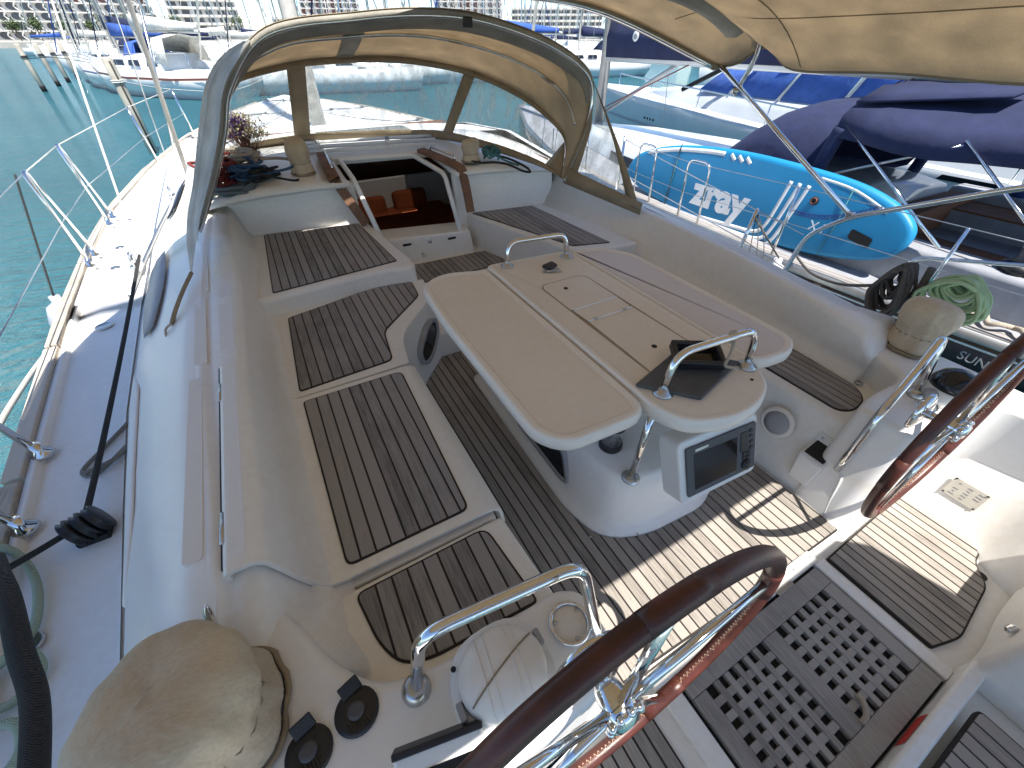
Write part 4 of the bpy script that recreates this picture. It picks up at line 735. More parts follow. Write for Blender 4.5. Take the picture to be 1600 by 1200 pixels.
rod('hoop_strut', SA[-6] , SA[-1] + Vector((0.0, -0.01, -0.01)), 0.011, 'steel', S_)
# side wings
def wing(P0, name, edge, mat='vinyl'):
    loft(name, P0, mat, S_, solid=0.002); tube('wing_edge', edge, 0.018, 'hem_grey', S_, seg=6)
top_s, bf, ba = Vector((1.185, 2.86, 1.42)), Vector((0.985, 2.84, 0.80)), Vector((1.30, 2.28, 0.665))
fwd = [Vector(p) for p in [(1.185, 2.86, 1.40), (1.18, 2.855, 1.30), (1.165, 2.85, 1.15), (1.08, 2.845, 0.98), (0.985, 2.84, 0.80)]]
aft = [top_s.lerp(ba, k / 4) + Vector((0.02 * math.sin(math.pi * k / 4), 0, 0)) for k in range(5)]
def strip(a, b_, s0, s1): return [[p.lerp(q, s) for s in (s0, (s0 + s1) / 2, s1)] for p, q in zip(a, b_)]
loft('wing_window', strip(fwd, aft, 0.12, 0.86)[0:], 'vinyl', S_, solid=0.0015); loft('wing_border', strip(fwd, aft, 0.84, 1.0), 'canvas_trim', S_, solid=0.005); loft('wing_border', strip(fwd, aft, 0.0, 0.14), 'canvas_trim', S_, solid=0.005)
loft('wing_border', [[bf.lerp(ba, t) + Vector((0, 0, -0.03)), bf.lerp(ba, t) + Vector((0.01, 0, 0.085 * (1 - 0.4 * t)))] for t in (0, 0.25, 0.5, 0.75, 1)], 'canvas_trim', S_, solid=0.006)
fwp = [SA[i] for i in (38, 34, 30, 24, 19, 14, 9, 5, 0)]
afp = [Vector(p) for p in [(-0.92, 3.03, 1.64), (-1.05, 2.93, 1.585), (-1.165, 2.83, 1.485), (-1.27, 2.76, 1.31), (-1.335, 2.75, 1.19), (-1.40, 2.75, 1.07), (-1.48, 2.74, 0.94), (-1.53, 2.68, 0.83), (-1.56, 2.56, 0.71)]]
fwp, afp = cat(fwp, 4), cat(afp, 4)
loft('wing_window', strip(fwp, afp, 0.2, 0.85), 'vinyl_sheen', S_, solid=0.002); loft('wing_border', strip(fwp, afp, 0.84, 1.0), 'vinyl_sheen', S_, solid=0.006); loft('wing_border', strip(fwp, afp, 0.0, 0.22), 'hem_grey', S_, solid=0.005)  # port wing: clear vinyl's silver grazing sheen put into a pale colour
tube('strap', cat([(-1.56, 2.56, 0.71), (-1.60, 2.40, 0.69), (-1.64, 2.28, 0.655), (-1.665, 2.20, 0.625)], 4), 0.010, 'canvas_trim', S_, seg=6)
tube('snap_hook', cat([(-1.665, 2.20, 0.63), (-1.69, 2.17, 0.62), (-1.69, 2.13, 0.60), (-1.67, 2.14, 0.605)], 4), 0.006, 'steel_dull', S_, seg=6)
# ================================================================== BIMINI
B_ = thing('bimini', 'tan canvas bimini overhead at upper right on chrome hoops', 'bimini', (0, 1.1, 1.5))
XP, XS = -2.28, 1.75                                       # the starboard side is lowered, the port side spread flat
def bu(x): return min(1, -x / -XP) if x < 0 else min(1, x / XS)
def bz(x, y):
    c_ = 1.865 + 0.015 * math.cos((y - 2.1) * 5)
    if x < 0: return c_ - 0.06 * bu(x) ** 3 + 0.006 * math.sin(7 * y + 3 * x) * bu(x)
    e = 1.515 + 0.09 * math.exp(-((y - 2.15) / 0.16) ** 2); u = bu(x)
    return c_ + (e - c_) * u ** 4.2 + 0.006 * math.sin(7 * y + 3 * x) * u
def by(x, y):                                              # rounded forward corners, port one drawn further ahead
    k = max(0, (y - 1.6) / 0.98); u = bu(x)
    return y + k * (0.34 - 0.62 * u ** 6 if x > 0 else 0.34 - 0.9 * u ** 9)
def bx(k, n_): return XP + (XS - XP) * k / n_
for nm, ya, yb in (('canopy', -0.36, 2.58), ('aft_canopy', -2.0, -0.68)):
    rr = []
    for k in range(37):
        y = ya + (yb - ya) * k / 36; rr.append([(bx(j, 48), by(bx(j, 48), y) - (0.42 * k / 36 * min(1, max(0, (bx(j, 48) - 0.72) / 0.12)) if nm == 'aft_canopy' else 0), bz(bx(j, 48), y)) for j in range(49)])
    loft(nm, rr, 'canvas_tan', B_, solid=0.003)
    for s, xe in ((-1, XP), (1, XS)): loft('side_hem', [[(xe + s * 0.003, by(xe, y), bz(xe, y) + (0.075 if s > 0 else 0.006)), (xe + s * 0.012, by(xe, y), bz(xe, y) - 0.012)] for y in [ya + (yb - ya) * k / 40 for k in range(41)]], 'canvas_trim', B_, solid=0.005)
loft('front_hem', [[Vector((x, by(x, 2.58) + 0.005, bz(x, 2.58) + 0.004)), Vector((x, by(x, 2.58) + 0.015, bz(x, 2.58) - 0.028)), Vector((x, by(x, 2.52), bz(x, 2.52) - 0.012))] for x in [bx(k, 60) for k in range(61)]], 'canvas_trim', B_, solid=0.004)
tube('front_hoop', [(x, by(x, 2.56), bz(x, 2.56) - 0.02) for x in [bx(k, 48) * 0.99 for k in range(49)]], 0.0135, 'steel', B_)
tube('hoop', [(x, 2.12, bz(x, 2.12) - 0.02) for x in [-2.1 + 3.65 * k / 48 for k in range(49)]], 0.0135, 'steel', B_)
tube('hoop', [(x, 0.4, bz(x, 0.4) - 0.02) for x in [-2.2 + 3.93 * k / 48 for k in range(49)]], 0.0135, 'steel', B_)
rod('strut', (-2.1, 2.2, 1.80), (-1.98, -0.6, 0.5), 0.0135, 'steel', B_, 14)
for s in (1,):
    rod('strut', (s * 1.75, 2.29, 1.52), (s * 1.71, 1.11, 0.89), 0.0135, 'steel', B_, 14)
    tube('hoop_leg', cat([(s * 1.55, 2.03, 1.76), (s * 1.70, 2.02, 1.71), (s * 1.75, 2.03, 1.58), (s * 1.75, 2.07, 1.45), (s * 1.747, 2.10, 1.385)], 5), 0.0135, 'steel', B_, seg=14)
    lathe('clamp', [(0.02, -0.02), (0.022, 0), (0.02, 0.02)], (s * 1.747, 2.10, 1.385), 'steel_dull', B_, 14, (0, 0.86, 0.5)); box('strut_foot', (s * 1.712, 1.12, 0.895), (0.03, 0.035, 0.04), 'steel', B_, 0.006)
tube('seam', [(1.40, y, bz(1.40, y) - 0.004) for y in [0.2 + 2.2 * k / 20 for k in range(21)]], 0.003, 'canvas_trim', B_, seg=4); tube('seam', [(x, 1.72, bz(x, 1.72) - 0.004) for x in [0.4 + 1.33 * k / 30 for k in range(31)]], 0.003, 'canvas_trim', B_, seg=4)
loft('hoop_sleeve', [[(x, 2.05, bz(x, 2.05) - 0.004), (x, 2.09, bz(x, 2.12) - 0.045), (x, 2.16, bz(x, 2.12) - 0.045), (x, 2.2, bz(x, 2.2) - 0.004)] for x in [0.8 + 0.8 * k / 12 for k in range(13)]], 'hem_grey', B_, solid=0.003)

# ================================================================== ROPES
def coil(name, c, rx, ry, turns, r_, mat, label, seed, h=0.05, ang=0.0, tail=None, tilt=None, group=None):
    rn = random.Random(seed); c = Vector(c); pts = []; n_ = int(turns * 9); q = Matrix.Rotation(ang, 3, 'Z')
    if tilt is not None: q = tilt
    ph = rn.uniform(0, 6)
    for k in range(n_):
        a = 2 * math.pi * k / 9 + ph; s = 0.72 + 0.3 * rn.random(); j = Vector((rn.uniform(-1, 1), rn.uniform(-1, 1), 0)) * 0.12 * rx
        z = r_ + h * (rn.random() * 0.5 + 0.5 * k / n_)
        pts.append(c + q @ (Vector((rx * s * math.cos(a), ry * s * math.sin(a), z)) + j))
    if tail: pts += [Vector(p) for p in tail]
    return tag(tube(name, cat(pts, 4), r_, mat, seg=7), label, 'rope', group)
g_ = 'ropes piled on the cabin top'
def wild(name, box_, n_, r_, mat, label, seed, tail=None):
    rn = random.Random(seed); (x0, x1), (y0, y1), (z0, z1) = box_; pts = []; cx, cy = (x0 + x1) / 2, (y0 + y1) / 2
    for k in range(n_):
        a = 2.4 * k + rn.uniform(-0.5, 0.5); s = rn.uniform(0.55, 1)
        pts.append(Vector((cx + (x1 - x0) / 2 * s * math.cos(a), cy + (y1 - y0) / 2 * s * math.sin(a), rn.uniform(z0, z1))))
    if tail: pts += [Vector(p) for p in tail]
    return tag(tube(name, cat(pts, 6), r_, mat, seg=7), label, 'rope', g_)
wild('rope_pile', ((-1.50, -1.20), (3.55, 4.0), (0.86, 1.02)), 34, 0.010, 'rope_red', 'dark red rope tangled at the left end of the cabin-top pile', 1)
wild('rope_pile', ((-1.33, -1.03), (3.55, 3.9), (0.87, 0.99)), 26, 0.009, 'rope_blue', 'blue rope in the middle of the cabin-top pile', 2, [(-0.95, 3.62, 0.92), (-0.86, 3.66, 0.93)])
wild('rope_pile', ((-1.40, -1.0), (3.7, 4.1), (0.93, 1.03)), 16, 0.011, 'rope_beige', 'beige rope draped over the back of the cabin-top pile', 3, [(-0.95, 3.9, 0.95), (-0.85, 3.78, 0.95)])
wild('rope_pile', ((-1.22, -0.95), (3.55, 3.85), (0.87, 0.95)), 26, 0.008, 'rope_black', 'black rope at the right side of the cabin-top pile', 4, [(-0.92, 3.5, 0.88), (-0.86, 3.52, 0.87)])
coil('rope_coil', (-1.30, 3.60, 0.80), 0.16, 0.07, 6, 0.010, 'rope_slate', 'slate grey rope coil at the front of the cabin-top pile', 5, 0.07, 0.0, group=g_)
coil('rope_coil', (0.66, 3.45, 0.86), 0.075, 0.07, 7, 0.008, 'rope_teal', 'teal rope coil right of the cabin-top winch', 6, 0.10, 0.3, [(0.72, 3.3, 0.87), (0.78, 3.2, 0.85)], group='ropes by the starboard cabin-top winch')
tag(tube('sheet', cat([(0.42, 3.5, 0.88), (0.50, 3.36, 0.87), (0.62, 3.3, 0.87), (0.70, 3.22, 0.86), (0.74, 3.08, 0.84), (0.80, 3.05, 0.83), (0.83, 3.18, 0.84), (0.78, 3.34, 0.87), (0.70, 3.42, 0.89)], 6), 0.009, 'rope_black', seg=8), 'black rope looped in front of the teal coil', 'rope', 'ropes by the starboard cabin-top winch')
# port side: genoa sheet, blocks, furling line
tag(tube('genoa_sheet', cat([(-2.02, 3.72, 0.47), (-1.985, 2.6, 0.44), (-1.965, 1.75, 0.42), (-1.955, 1.36, 0.42)], 6), 0.010, 'rope_black', seg=8), 'long black sheet running aft along the port side deck to the turning block', 'rope')
tag(tube('genoa_sheet', cat([(-2.02, 3.72, 0.47), (-2.04, 4.6, 1.2), (-2.05, 6.2, 2.6)], 6), 0.008, 'rope_white', seg=8), 'pale sheet rising from the deck track car on the port side', 'rope')
tb = thing('turning_block', 'black turning block on the port side deck at the end of the sheet', 'block', (-1.97, 1.34, 0.35))
for d in (-0.03, 0, 0.03): lathe('sheave', [(0.05, -0.013), (0.055, -0.008), (0.044, 0), (0.055, 0.008), (0.05, 0.013)], (-1.955 + d, 1.33 + d * 0.5, 0.405), 'black_plastic', tb, 22, (1, 0.5, 0.25))
box('base', (-1.955, 1.33, 0.36), (0.09, 0.08, 0.025), 'rubber', tb, 0.006)
tag(tube('sheet_tail', cat([(-1.98, 1.33, 0.41), (-2.10, 1.26, 0.42), (-2.25, 1.2, 0.43), (-2.5, 1.14, 0.45)], 5), 0.010, 'rope_black', seg=8), 'short black line leading outboard from the turning block', 'rope')
cb = thing('cam_cleat', 'black cam cleat with flecked line on the side of the port coaming', 'cleat', (-1.80, 2.35, 0.45))
box('body', (-1.83, 2.42, 0.47), (0.05, 0.06, 0.05), 'black_plastic', cb, 0.012, Matrix.Rotation(0.4, 3, 'Y')); box('jaw', (-1.87, 2.50, 0.45), (0.025, 0.06, 0.03), 'black_plastic', cb, 0.008)
lathe('sheave', [(0.02, -0.008), (0.022, 0), (0.02, 0.008)], (-1.84, 2.415, 0.497), 'steel_dull', cb, 14, (-0.4, 0, 1))
tag(tube('furling_line', cat([(-1.93, 3.4, 0.40), (-1.88, 2.6, 0.45), (-1.84, 2.44, 0.49), (-1.84, 2.36, 0.45), (-1.90, 2.10, 0.37), (-1.92, 1.95, 0.36), (-1.99, 1.80, 0.36), (-2.05, 1.68, 0.36), (-2.0, 1.63, 0.362), (-1.93, 1.72, 0.365), (-1.88, 1.78, 0.38), (-1.93, 1.68, 0.375), (-2.03, 1.64, 0.375)], 6), 0.008, 'rope_fleck', seg=8), 'black and white flecked line looped on the port side deck', 'rope')
tag(tube('mooring_rope', cat([(-2.22, 1.34, 0.36), (-2.14, 1.27, 0.45), (-2.02, 1.10, 0.56), (-1.94, 0.96, 0.60), (-1.88, 0.80, 0.60), (-1.83, 0.68, 0.60), (-1.80, 0.55, 0.60), (-1.79, 0.40, 0.58), (-1.79, 0.2, 0.57)], 8), 0.022, 'rope_black', seg=12), 'thick black mooring rope at the lower left edge', 'rope')
tag(tube('mooring_rope', cat([(-2.30, 1.44, 0.40), (-2.22, 1.40, 0.40), (-2.15, 1.34, 0.38), (-2.08, 1.21, 0.37), (-2.05, 1.08, 0.366), (-2.06, 1.0, 0.366), (-2.12, 0.95, 0.366), (-2.13, 0.88, 0.366), (-2.05, 0.84, 0.366), (-2.00, 0.90, 0.366), (-2.05, 0.97, 0.39), (-2.13, 0.90, 0.39), (-2.10, 0.80, 0.38), (-2.02, 0.78, 0.38), (-2.0, 0.70, 0.366), (-2.08, 0.62, 0.366)], 7), 0.0115, 'rope_palegreen', seg=10), 'pale green rope looped on the port deck at the left edge', 'rope')
tag(tube('dock_line', cat([(-2.33, 1.2, 0.42), (-2.34, 1.7, 0.42), (-2.42, 2.3, 0.36), (-2.52, 3.2, 0.2), (-2.7, 4.2, -0.2)], 6), 0.012, 'rope_white', seg=8), 'white dock line along the outside of the port cap rail', 'rope')
# port fender on its lanyard
F_ = thing('fender', 'grey fender hanging outside the port rail on a black lanyard', 'fender', (-2.60, 3.75, -0.4)); lathe('body', [(0.0, -0.5), (0.08, -0.47), (0.12, -0.35), (0.12, 0.0), (0.08, 0.1), (0.03, 0.13), (0.03, 0.17)], (-2.60, 3.75, 0.12), 'skin_fender', F_, 18)
tube('lanyard', cat([(-2.60, 3.75, 0.29), (-2.56, 3.9, 0.55), (-2.48, 4.10, 0.97)], 5), 0.007, 'rope_black', F_, seg=6)
# ropes on the starboard rail
def hank(name, c, w_, h_, n_, r_, mat, label, seed, lean):
    rn = random.Random(seed); c = Vector(c); pts = []
    for k in range(n_):
        d = rn.uniform(-1, 1) * 0.03; e = rn.uniform(0.25, 1.12); f_ = (k / n_ - 0.5) * 0.12
        for a in (0.0, 0.9, 1.8, math.pi, 4.1, 5.1):
            u, v = math.sin(a) * w_ * e * (0.6 + 0.4 * (1 - math.cos(a)) / 2), -(1 - math.cos(a)) / 2 * h_ * e
            pts.append(c + Vector((lean * -v * 0.3 + f_ + d, u + rn.uniform(-0.012, 0.012), v + rn.uniform(-0.01, 0.01))))
    t = tag(tube(name, cat(pts, 4), r_, mat, seg=8), label, 'rope', 'rope hanks on the starboard rail'); return t
hank('rope_hank', (1.68, 0.74, 0.75), 0.085, 0.27, 22, 0.0085, 'rope_grey', 'dark grey rope hank hanging on the starboard rail', 21, -0.4)
hank('rope_hank', (1.68, 0.50, 0.78), 0.14, 0.19, 26, 0.0085, 'rope_green', 'bright pale green rope hank next to the dark one', 22, 0.3)
tag(tube('mooring_rope', cat([(1.68, 0.65, 0.78), (1.68, 0.64, 0.66), (1.66, 0.62, 0.56), (1.62, 0.60, 0.46)], 8), 0.017, 'rope_grey', seg=10), 'twisted dark rope end between the two hanks', 'rope')
# ================================================================== DRIED FLOWERS, BOAT HOOKS
FL = thing('flower_bouquet', 'dried bouquet of cream and violet flowers standing behind the rope pile', 'flowers', (-1.12, 4.22, 0.90))
rn = random.Random(5); sv, sf_ = [], []; heads = {'petal_cream': ([], []), 'petal_violet': ([], [])}
def blob(store, p, s):
    vs, fs = store; b0 = len(vs)
    for _ in range(3):
        d = Vector((rn.gauss(0, 1), rn.gauss(0, 1), rn.gauss(0, 1))).normalized(); e = d.orthogonal().normalized() * s; f_ = d.cross(e).normalized() * s; i = len(vs)
        vs += [p + e, p + f_, p - e, p - f_]; fs.append((i, i + 1, i + 2, i + 3))
for k in range(200):
    a = rn.uniform(0, 6.283); sp_ = abs(rn.gauss(0, 0.5)); tip = Vector((-1.12 + 0.22 * sp_ * math.cos(a), 4.22 + 0.16 * sp_ * math.sin(a), 0.90 + rn.uniform(0.19, 0.315) - 0.06 * sp_)); foot = Vector((-1.12 + rn.uniform(-.02, .02), 4.22 + rn.uniform(-.02, .02), 0.88))
    d = Vector((0.0016, 0, 0)); i = len(sv); sv += [foot - d, foot + d, tip + d, tip - d]; sf_.append((i, i + 1, i + 2, i + 3))
    mt = 'petal_violet' if (abs(tip.x + 1.13) < 0.07 and rn.random() < 0.5) else 'petal_cream'
    for _ in range(6): blob(heads[mt], tip + Vector((rn.gauss(0, .016), rn.gauss(0, .016), rn.gauss(0, .012))), rn.uniform(.005, .010))
build('stems', sv, sf_, 'stem', FL, False)
for k, (vs, fs) in heads.items(): o = build('blossoms', vs, fs, k, FL, False); o['kind'] = 'stuff'
lathe('paper_wrap', [(0.028, 0), (0.032, 0.05), (0.05, 0.11)], (-1.12, 4.22, 0.875), 'stem', FL, 14)
for i, (a, b_, r_, lab) in enumerate((((-0.72, 4.50, 0.935), (0.47, 4.27, 0.94), 0.014, 'rearmost white pole lying across the cabin top'), ((-0.74, 4.36, 0.925), (0.42, 4.13, 0.93), 0.016, 'middle white pole lying across the cabin top'), ((-0.72, 4.20, 0.915), (0.36, 3.98, 0.92), 0.013, 'front white pole lying across the cabin top'))):
    t = thing('boat_hook', lab, 'pole', a, 'white poles on the cabin top'); rod('pole', a, b_, r_, 'white_plastic', t, 12); A_, B2 = Vector(a), Vector(b_)
    for f_ in (0.12, 0.62): q_ = A_.lerp(B2, f_); rod('collar', q_, q_ + (B2 - A_) * 0.03, r_ * 1.35, 'white_plastic' if i else 'mid_grey', t, 12)

# ================================================================== NEIGHBOURING BLACK-HULLED YACHT
N = thing('moored_yacht', 'black-hulled sailing yacht moored close alongside to starboard', 'yacht', (4.5, 3, -0.8))
NB = [(-2.2, 1.35, 0.10), (-1.0, 1.55, 0.10), (0.5, 1.68, 0.07), (2.0, 1.72, 0.06), (3.5, 1.70, 0.08), (5.0, 1.58, 0.13), (6.5, 1.30, 0.20), (8.0, 0.82, 0.30), (9.2, 0.28, 0.40), (9.7, 0.04, 0.45)]
nys = [-2.2 + 0.25 * k for k in range(48)] + [9.7]; CX = 4.55
rows = []; dk = []
for y in nys:
    h, z = lerp(NB, y); rows.append([(CX - h * 0.55, y, -1.3), (CX - h * 0.92, y, -0.75), (CX - h * 0.995, y, -0.2), (CX - h, y, z), (CX - h * 0.98, y, z + 0.012)])
    dk.append([(CX + s * h * 0.985, y, z + 0.004 + (0.0 if abs(s) == 1 else 0.03)) for s in (-1, -0.8, -0.4, 0, 0.4, 0.8, 1)])
loft('hull_side', rows, 'hull_black', N); loft('hull_side', [[(2 * CX - p[0], p[1], p[2]) for p in r_] for r_ in rows], 'hull_black', N)
loft('deck', dk, 'deck_grey', N); build('transom', [rows[0][0], rows[0][3], (2 * CX - rows[0][3][0], rows[0][3][1], rows[0][3][2]), (2 * CX - rows[0][0][0], rows[0][0][1], rows[0][0][2])], [(0, 1, 2, 3)], 'hull_black', N, False)
loft('toe_rail', [[(CX - lerp(NB, y)[0] + d, y, lerp(NB, y)[1] + e) for d, e in ((-0.012, -0.03), (-0.012, 0.035), (0.03, 0.035), (0.035, 0.0))] for y in nys], 'aluminium', N)
loft('waterline_stripe', [[(CX - lerp(NB, y)[0] - 0.004, y, lerp(NB, y)[1] - 0.075), (CX - lerp(NB, y)[0] - 0.004, y, lerp(NB, y)[1] - 0.06)] for y in nys], 'white_paint', N)
# planked side deck
for k in range(6):
    o0 = 0.05 + 0.058 * k
    loft('deck_plank', [[(CX - lerp(NB, y)[0] + o0 + d, y, lerp(NB, y)[1] + 0.016 + e) for d, e in ((0, -0.004), (0, 0.004), (0.052, 0.004), (0.052, -0.004))] for y in [-1 + 0.5 * j for j in range(14)]], 'teak', N, True, True, smooth=False)
# letters on the quarter
textmesh('hull_lettering', 'SUN   Y', 0.085, (2.862, 0.50, -0.10), (0, -1, 0), (0.12, 0, 1), 'mid_grey', N); textmesh('hull_lettering', 'Co   TI', 0.065, (2.862, 0.44, -0.19), (0, -1, 0), (0.12, 0, 1), 'mid_grey', N)
# cabin
cr = []
for y, hw, zt_ in ((1.9, 1.0, 0.42), (2.2, 1.02, 0.46), (3.2, 1.02, 0.46), (4.5, 0.92, 0.46), (6.0, 0.65, 0.46), (7.0, 0.35, 0.42), (7.2, 0.30, 0.28)):
    cr.append([(CX - hw - 0.08, y, 0.08), (CX - hw - 0.03, y, zt_ - 0.08), (CX - hw + 0.06, y, zt_), (CX, y, zt_ + 0.06), (CX + hw - 0.06, y, zt_), (CX + hw + 0.03, y, zt_ - 0.08), (CX + hw + 0.08, y, 0.08)])
loft('coachroof', cr, 'hull_white', N, caps=True)
for y0, y1 in ((2.5, 3.3), (3.6, 4.4), (4.8, 5.5)):
    def hwf(y): return lerp([(1.9, 1.0), (2.2, 1.02), (3.2, 1.02), (4.5, 0.92), (6.0, 0.65)], y)[0]
    loft('cabin_window', [[(CX - hwf(y) - 0.075, y, 0.17), (CX - hwf(y) - 0.05, y, 0.31)] for y in (y0, (y0 + y1) / 2, y1)], 'glass_dark', N, solid=0.006)
# cockpit with varnished seats
box('cockpit_coaming', (3.36, 0.3, 0.22), (0.30, 3.2, 0.34), 'deck_grey', N, 0.05); box('cockpit_coaming', (5.74, 0.3, 0.22), (0.30, 3.2, 0.34), 'deck_grey', N, 0.05)
box('cockpit_floor', (4.55, 0.3, 0.06), (2.1, 3.2, 0.03), 'teak_brown', N)
for x in (3.75, 5.35):
    st = box('cockpit_seat', (x, 0.3, 0.18), (0.48, 3.1, 0.2), 'deck_grey', N, 0.02)
    for k in range(6): box('plank', (x - 0.2 + 0.08 * k, 0.3, 0.286), (0.074, 3.0, 0.016), 'mahogany', st)
box('bridge_deck', (4.55, 1.75, 0.2), (2.1, 0.25, 0.30), 'mahogany', N, 0.02)
W2 = thing('winch', 'black and grey bare winch on the neighbouring cockpit coaming at the right edge', 'winch', (3.36, 0.62, 0.39)); lathe('base', [(0.11, 0), (0.11, 0.05), (0.07, 0.06)], (3.36, 0.62, 0.392), 'black_plastic', W2, 20); lathe('drum', [(0.075, 0.05), (0.055, 0.10), (0.06, 0.14), (0.07, 0.16), (0.03, 0.165)], (3.36, 0.62, 0.392), 'grey_plastic', W2, 20)
W3 = thing('winch', 'chrome winch on the far coaming of the neighbouring yacht', 'winch', (5.74, 1.35, 0.39)); lathe('base', [(0.10, 0), (0.10, 0.04), (0.07, 0.05)], (5.74, 1.35, 0.392), 'navy_paint', W3, 18); lathe('drum', [(0.07, 0.05), (0.05, 0.09), (0.055, 0.13), (0.065, 0.15), (0.02, 0.155)], (5.74, 1.35, 0.392), 'steel', W3, 18)
# mast, boom, sail bag
tube('mast', [(4.55, 6.85, 0.45), (4.55, 6.80, 12.5)], 0.085, 'aluminium', N, seg=14)
tube('boom', [(4.55, 6.75, 1.42), (4.55, 0.3, 1.42)], [0.085, 0.085], 'hull_white', N, seg=14)
rows = []
for k in range(15):
    y = 6.70 - 5.9 * k / 14; h = 0.50 - 0.22 * k / 14; wv_ = 0.012 * math.sin(k * 2.1)
    rows.append([(4.55 - 0.13 + wv_, y, 1.40), (4.55 - 0.15 - wv_, y, 1.40 + h * 0.5), (4.55 - 0.08 + wv_, y, 1.40 + h * 0.92), (4.55, y, 1.40 + h), (4.55 + 0.08, y, 1.40 + h * 0.92), (4.55 + 0.15, y, 1.40 + h * 0.5), (4.55 + 0.13, y, 1.40)])
bag = loft('sail_bag', rows, 'canvas_navy', N, caps=True, solid=0.004)
lathe('emblem', [(0.065, 0), (0.064, 0.003)], (4.55 - 0.165, 6.02, 1.66), 'white_paint', bag, 22, (-1, 0, 0.05)); lathe('emblem_wave', [(0.035, 0.003), (0.03, 0.005)], (4.55 - 0.168, 6.02, 1.655), 'mid_grey', bag, 14, (-1, 0, 0.05))
for y in (1.2, 2.6, 4.1, 5.4): tube('lazy_jack', [(4.40, y, 1.62), (4.52, 6.7, 6.0)], 0.004, 'rope_grey', N, seg=5)
for d in (-0.05, 0.0, 0.05): rod('mainsheet', (4.55 + d, 2.35 + d, 1.36), (3.35 + d * 2, 3.55 + d, 0.12), 0.006, 'rope_red', N, 5)
lathe('mainsheet_block', [(0.05, -0.03), (0.055, 0), (0.05, 0.03)], (3.35, 3.55, 0.14), 'black_plastic', N, 14, (0, 1, 0.3))
rod('vang', (4.55, 6.7, 0.65), (4.55, 5.2, 1.38), 0.028, 'aluminium', N); rod('topping_line', (4.5, 6.72, 0.7), (4.5, 5.0, 1.36), 0.008, 'rope_red', N, 5)
for sx_, yy in ((-1, 6.3), (-1, 6.7), (1, 6.5)): rod('shroud', (CX + sx_ * 1.30, yy, 0.2), (CX + sx_ * 0.05, 6.82, 10.5), 0.006, 'steel_dull', N, 5)
rod('forestay', (4.55, 9.5, 0.5), (4.55, 6.85, 12), 0.035, 'sail', N, 8); rod('backstay', (4.55, -2.1, 0.2), (4.55, 6.8, 12.4), 0.006, 'steel_dull', N, 5)
# stanchions, hoops and wires of the neighbour
nt_ = []
for y in (0.9, 2.05, 5.2, 6.4):
    h, z = lerp(NB, y); a = Vector((CX - h + 0.05, y, z + 0.02)); rod('stanchion', a, a + Vector((-0.01, 0, 0.60)), 0.012, 'steel', N); nt_.append(a + Vector((-0.01, 0, 0.60)))
for y in (3.25, 4.05):
    h, z = lerp(NB, y); a = Vector((CX - h + 0.06, y, z + 0.02)); tube('gate_hoop', arc([a, a + Vector((-0.01, 0.02, 0.58)), a + Vector((-0.01, -0.26, 0.58)), a + Vector((0, -0.28, 0))], 0.09), 0.012, 'steel', N); nt_.append(a + Vector((-0.01, 0.02, 0.55)))
nt_.sort(key=lambda p: p.y)
for dz in (0, -0.29): tube('lifeline', [p + Vector((0, 0, dz)) for p in [Vector((2.98, -0.6, 0.68))] + nt_], 0.0035, 'steel_dull', N, seg=5)
tube('pushpit', arc([(2.98, 1.15, 0.10), (2.97, 1.10, 0.40), (2.98, 0.5, 0.56), (3.0, -1.2, 0.62)], 0.1), 0.0135, 'steel', N)
# navy sprayhood
sh_rows = []
for k, (y, w_, z) in enumerate(((2.30, 1.05, 1.16), (2.65, 1.08, 1.20), (3.05, 1.05, 1.12), (3.4, 0.98, 0.80), (3.65, 0.92, 0.50))):
    sh_rows.append([(CX - w_, y + 0.02, 0.42 if k < 4 else 0.47), (CX - w_ * 0.99, y, 0.42 + (z - 0.42) * 0.55), (CX - w_ * 0.80, y, 0.42 + (z - 0.42) * 0.9), (CX - w_ * 0.4, y, z), (CX, y, z + 0.01), (CX + w_ * 0.4, y, z), (CX + w_ * 0.8, y, 0.42 + (z - 0.42) * 0.9), (CX + w_ * 0.99, y, 0.42 + (z - 0.42) * 0.55), (CX + w_, y + 0.02, 0.42 if k < 4 else 0.47)])
NS = thing('sprayhood', 'dark navy sprayhood on the black-hulled yacht, behind the blue board', 'sprayhood', (CX, 3, 0.42)); loft('hood', sh_rows, 'canvas_navy', NS, solid=0.006, sub=1)
tube('hoop', [Vector(p) + Vector((0, -0.01, 0)) for p in sh_rows[0]], 0.012, 'steel_dull', NS)
# navy bimini
NBm = thing('bimini', 'navy blue bimini over the neighbouring cockpit at the right edge', 'bimini', (CX, 0.8, 1.05)); rr = []
for k in range(15):
    y = -1.3 + 3.55 * k / 14; rr.append([(CX + 1.12 * u, y + 0.05 * (1 - u * u) * (k == 14), 1.10 + 0.26 * (1 - abs(u) ** 2.6) + 0.02 * math.sin(k * 1.3 + u * 4) - 0.02 * math.sin(math.pi * k / 7) ** 2 + (-0.13 if abs(u) > 0.99 else 0)) for u in (-1.01, -0.98, -0.9, -0.75, -0.5, -0.25, 0, 0.25, 0.5, 0.75, 0.9, 0.98, 1.01)])
loft('canopy', rr, 'canvas_navy', NBm, solid=0.005)
loft('fold_flap', [[(CX - 1.0 + 0.22 * t_ , 2.24 - 0.9 * t_, 1.225 + 0.10 * t_), (CX - 0.72 + 0.2 * t_, 2.22 - 0.9 * t_, 1.33 + 0.045 * t_)] for t_ in (0, 0.25, 0.5, 0.75, 1)], 'canvas_navy', NBm, solid=0.02)
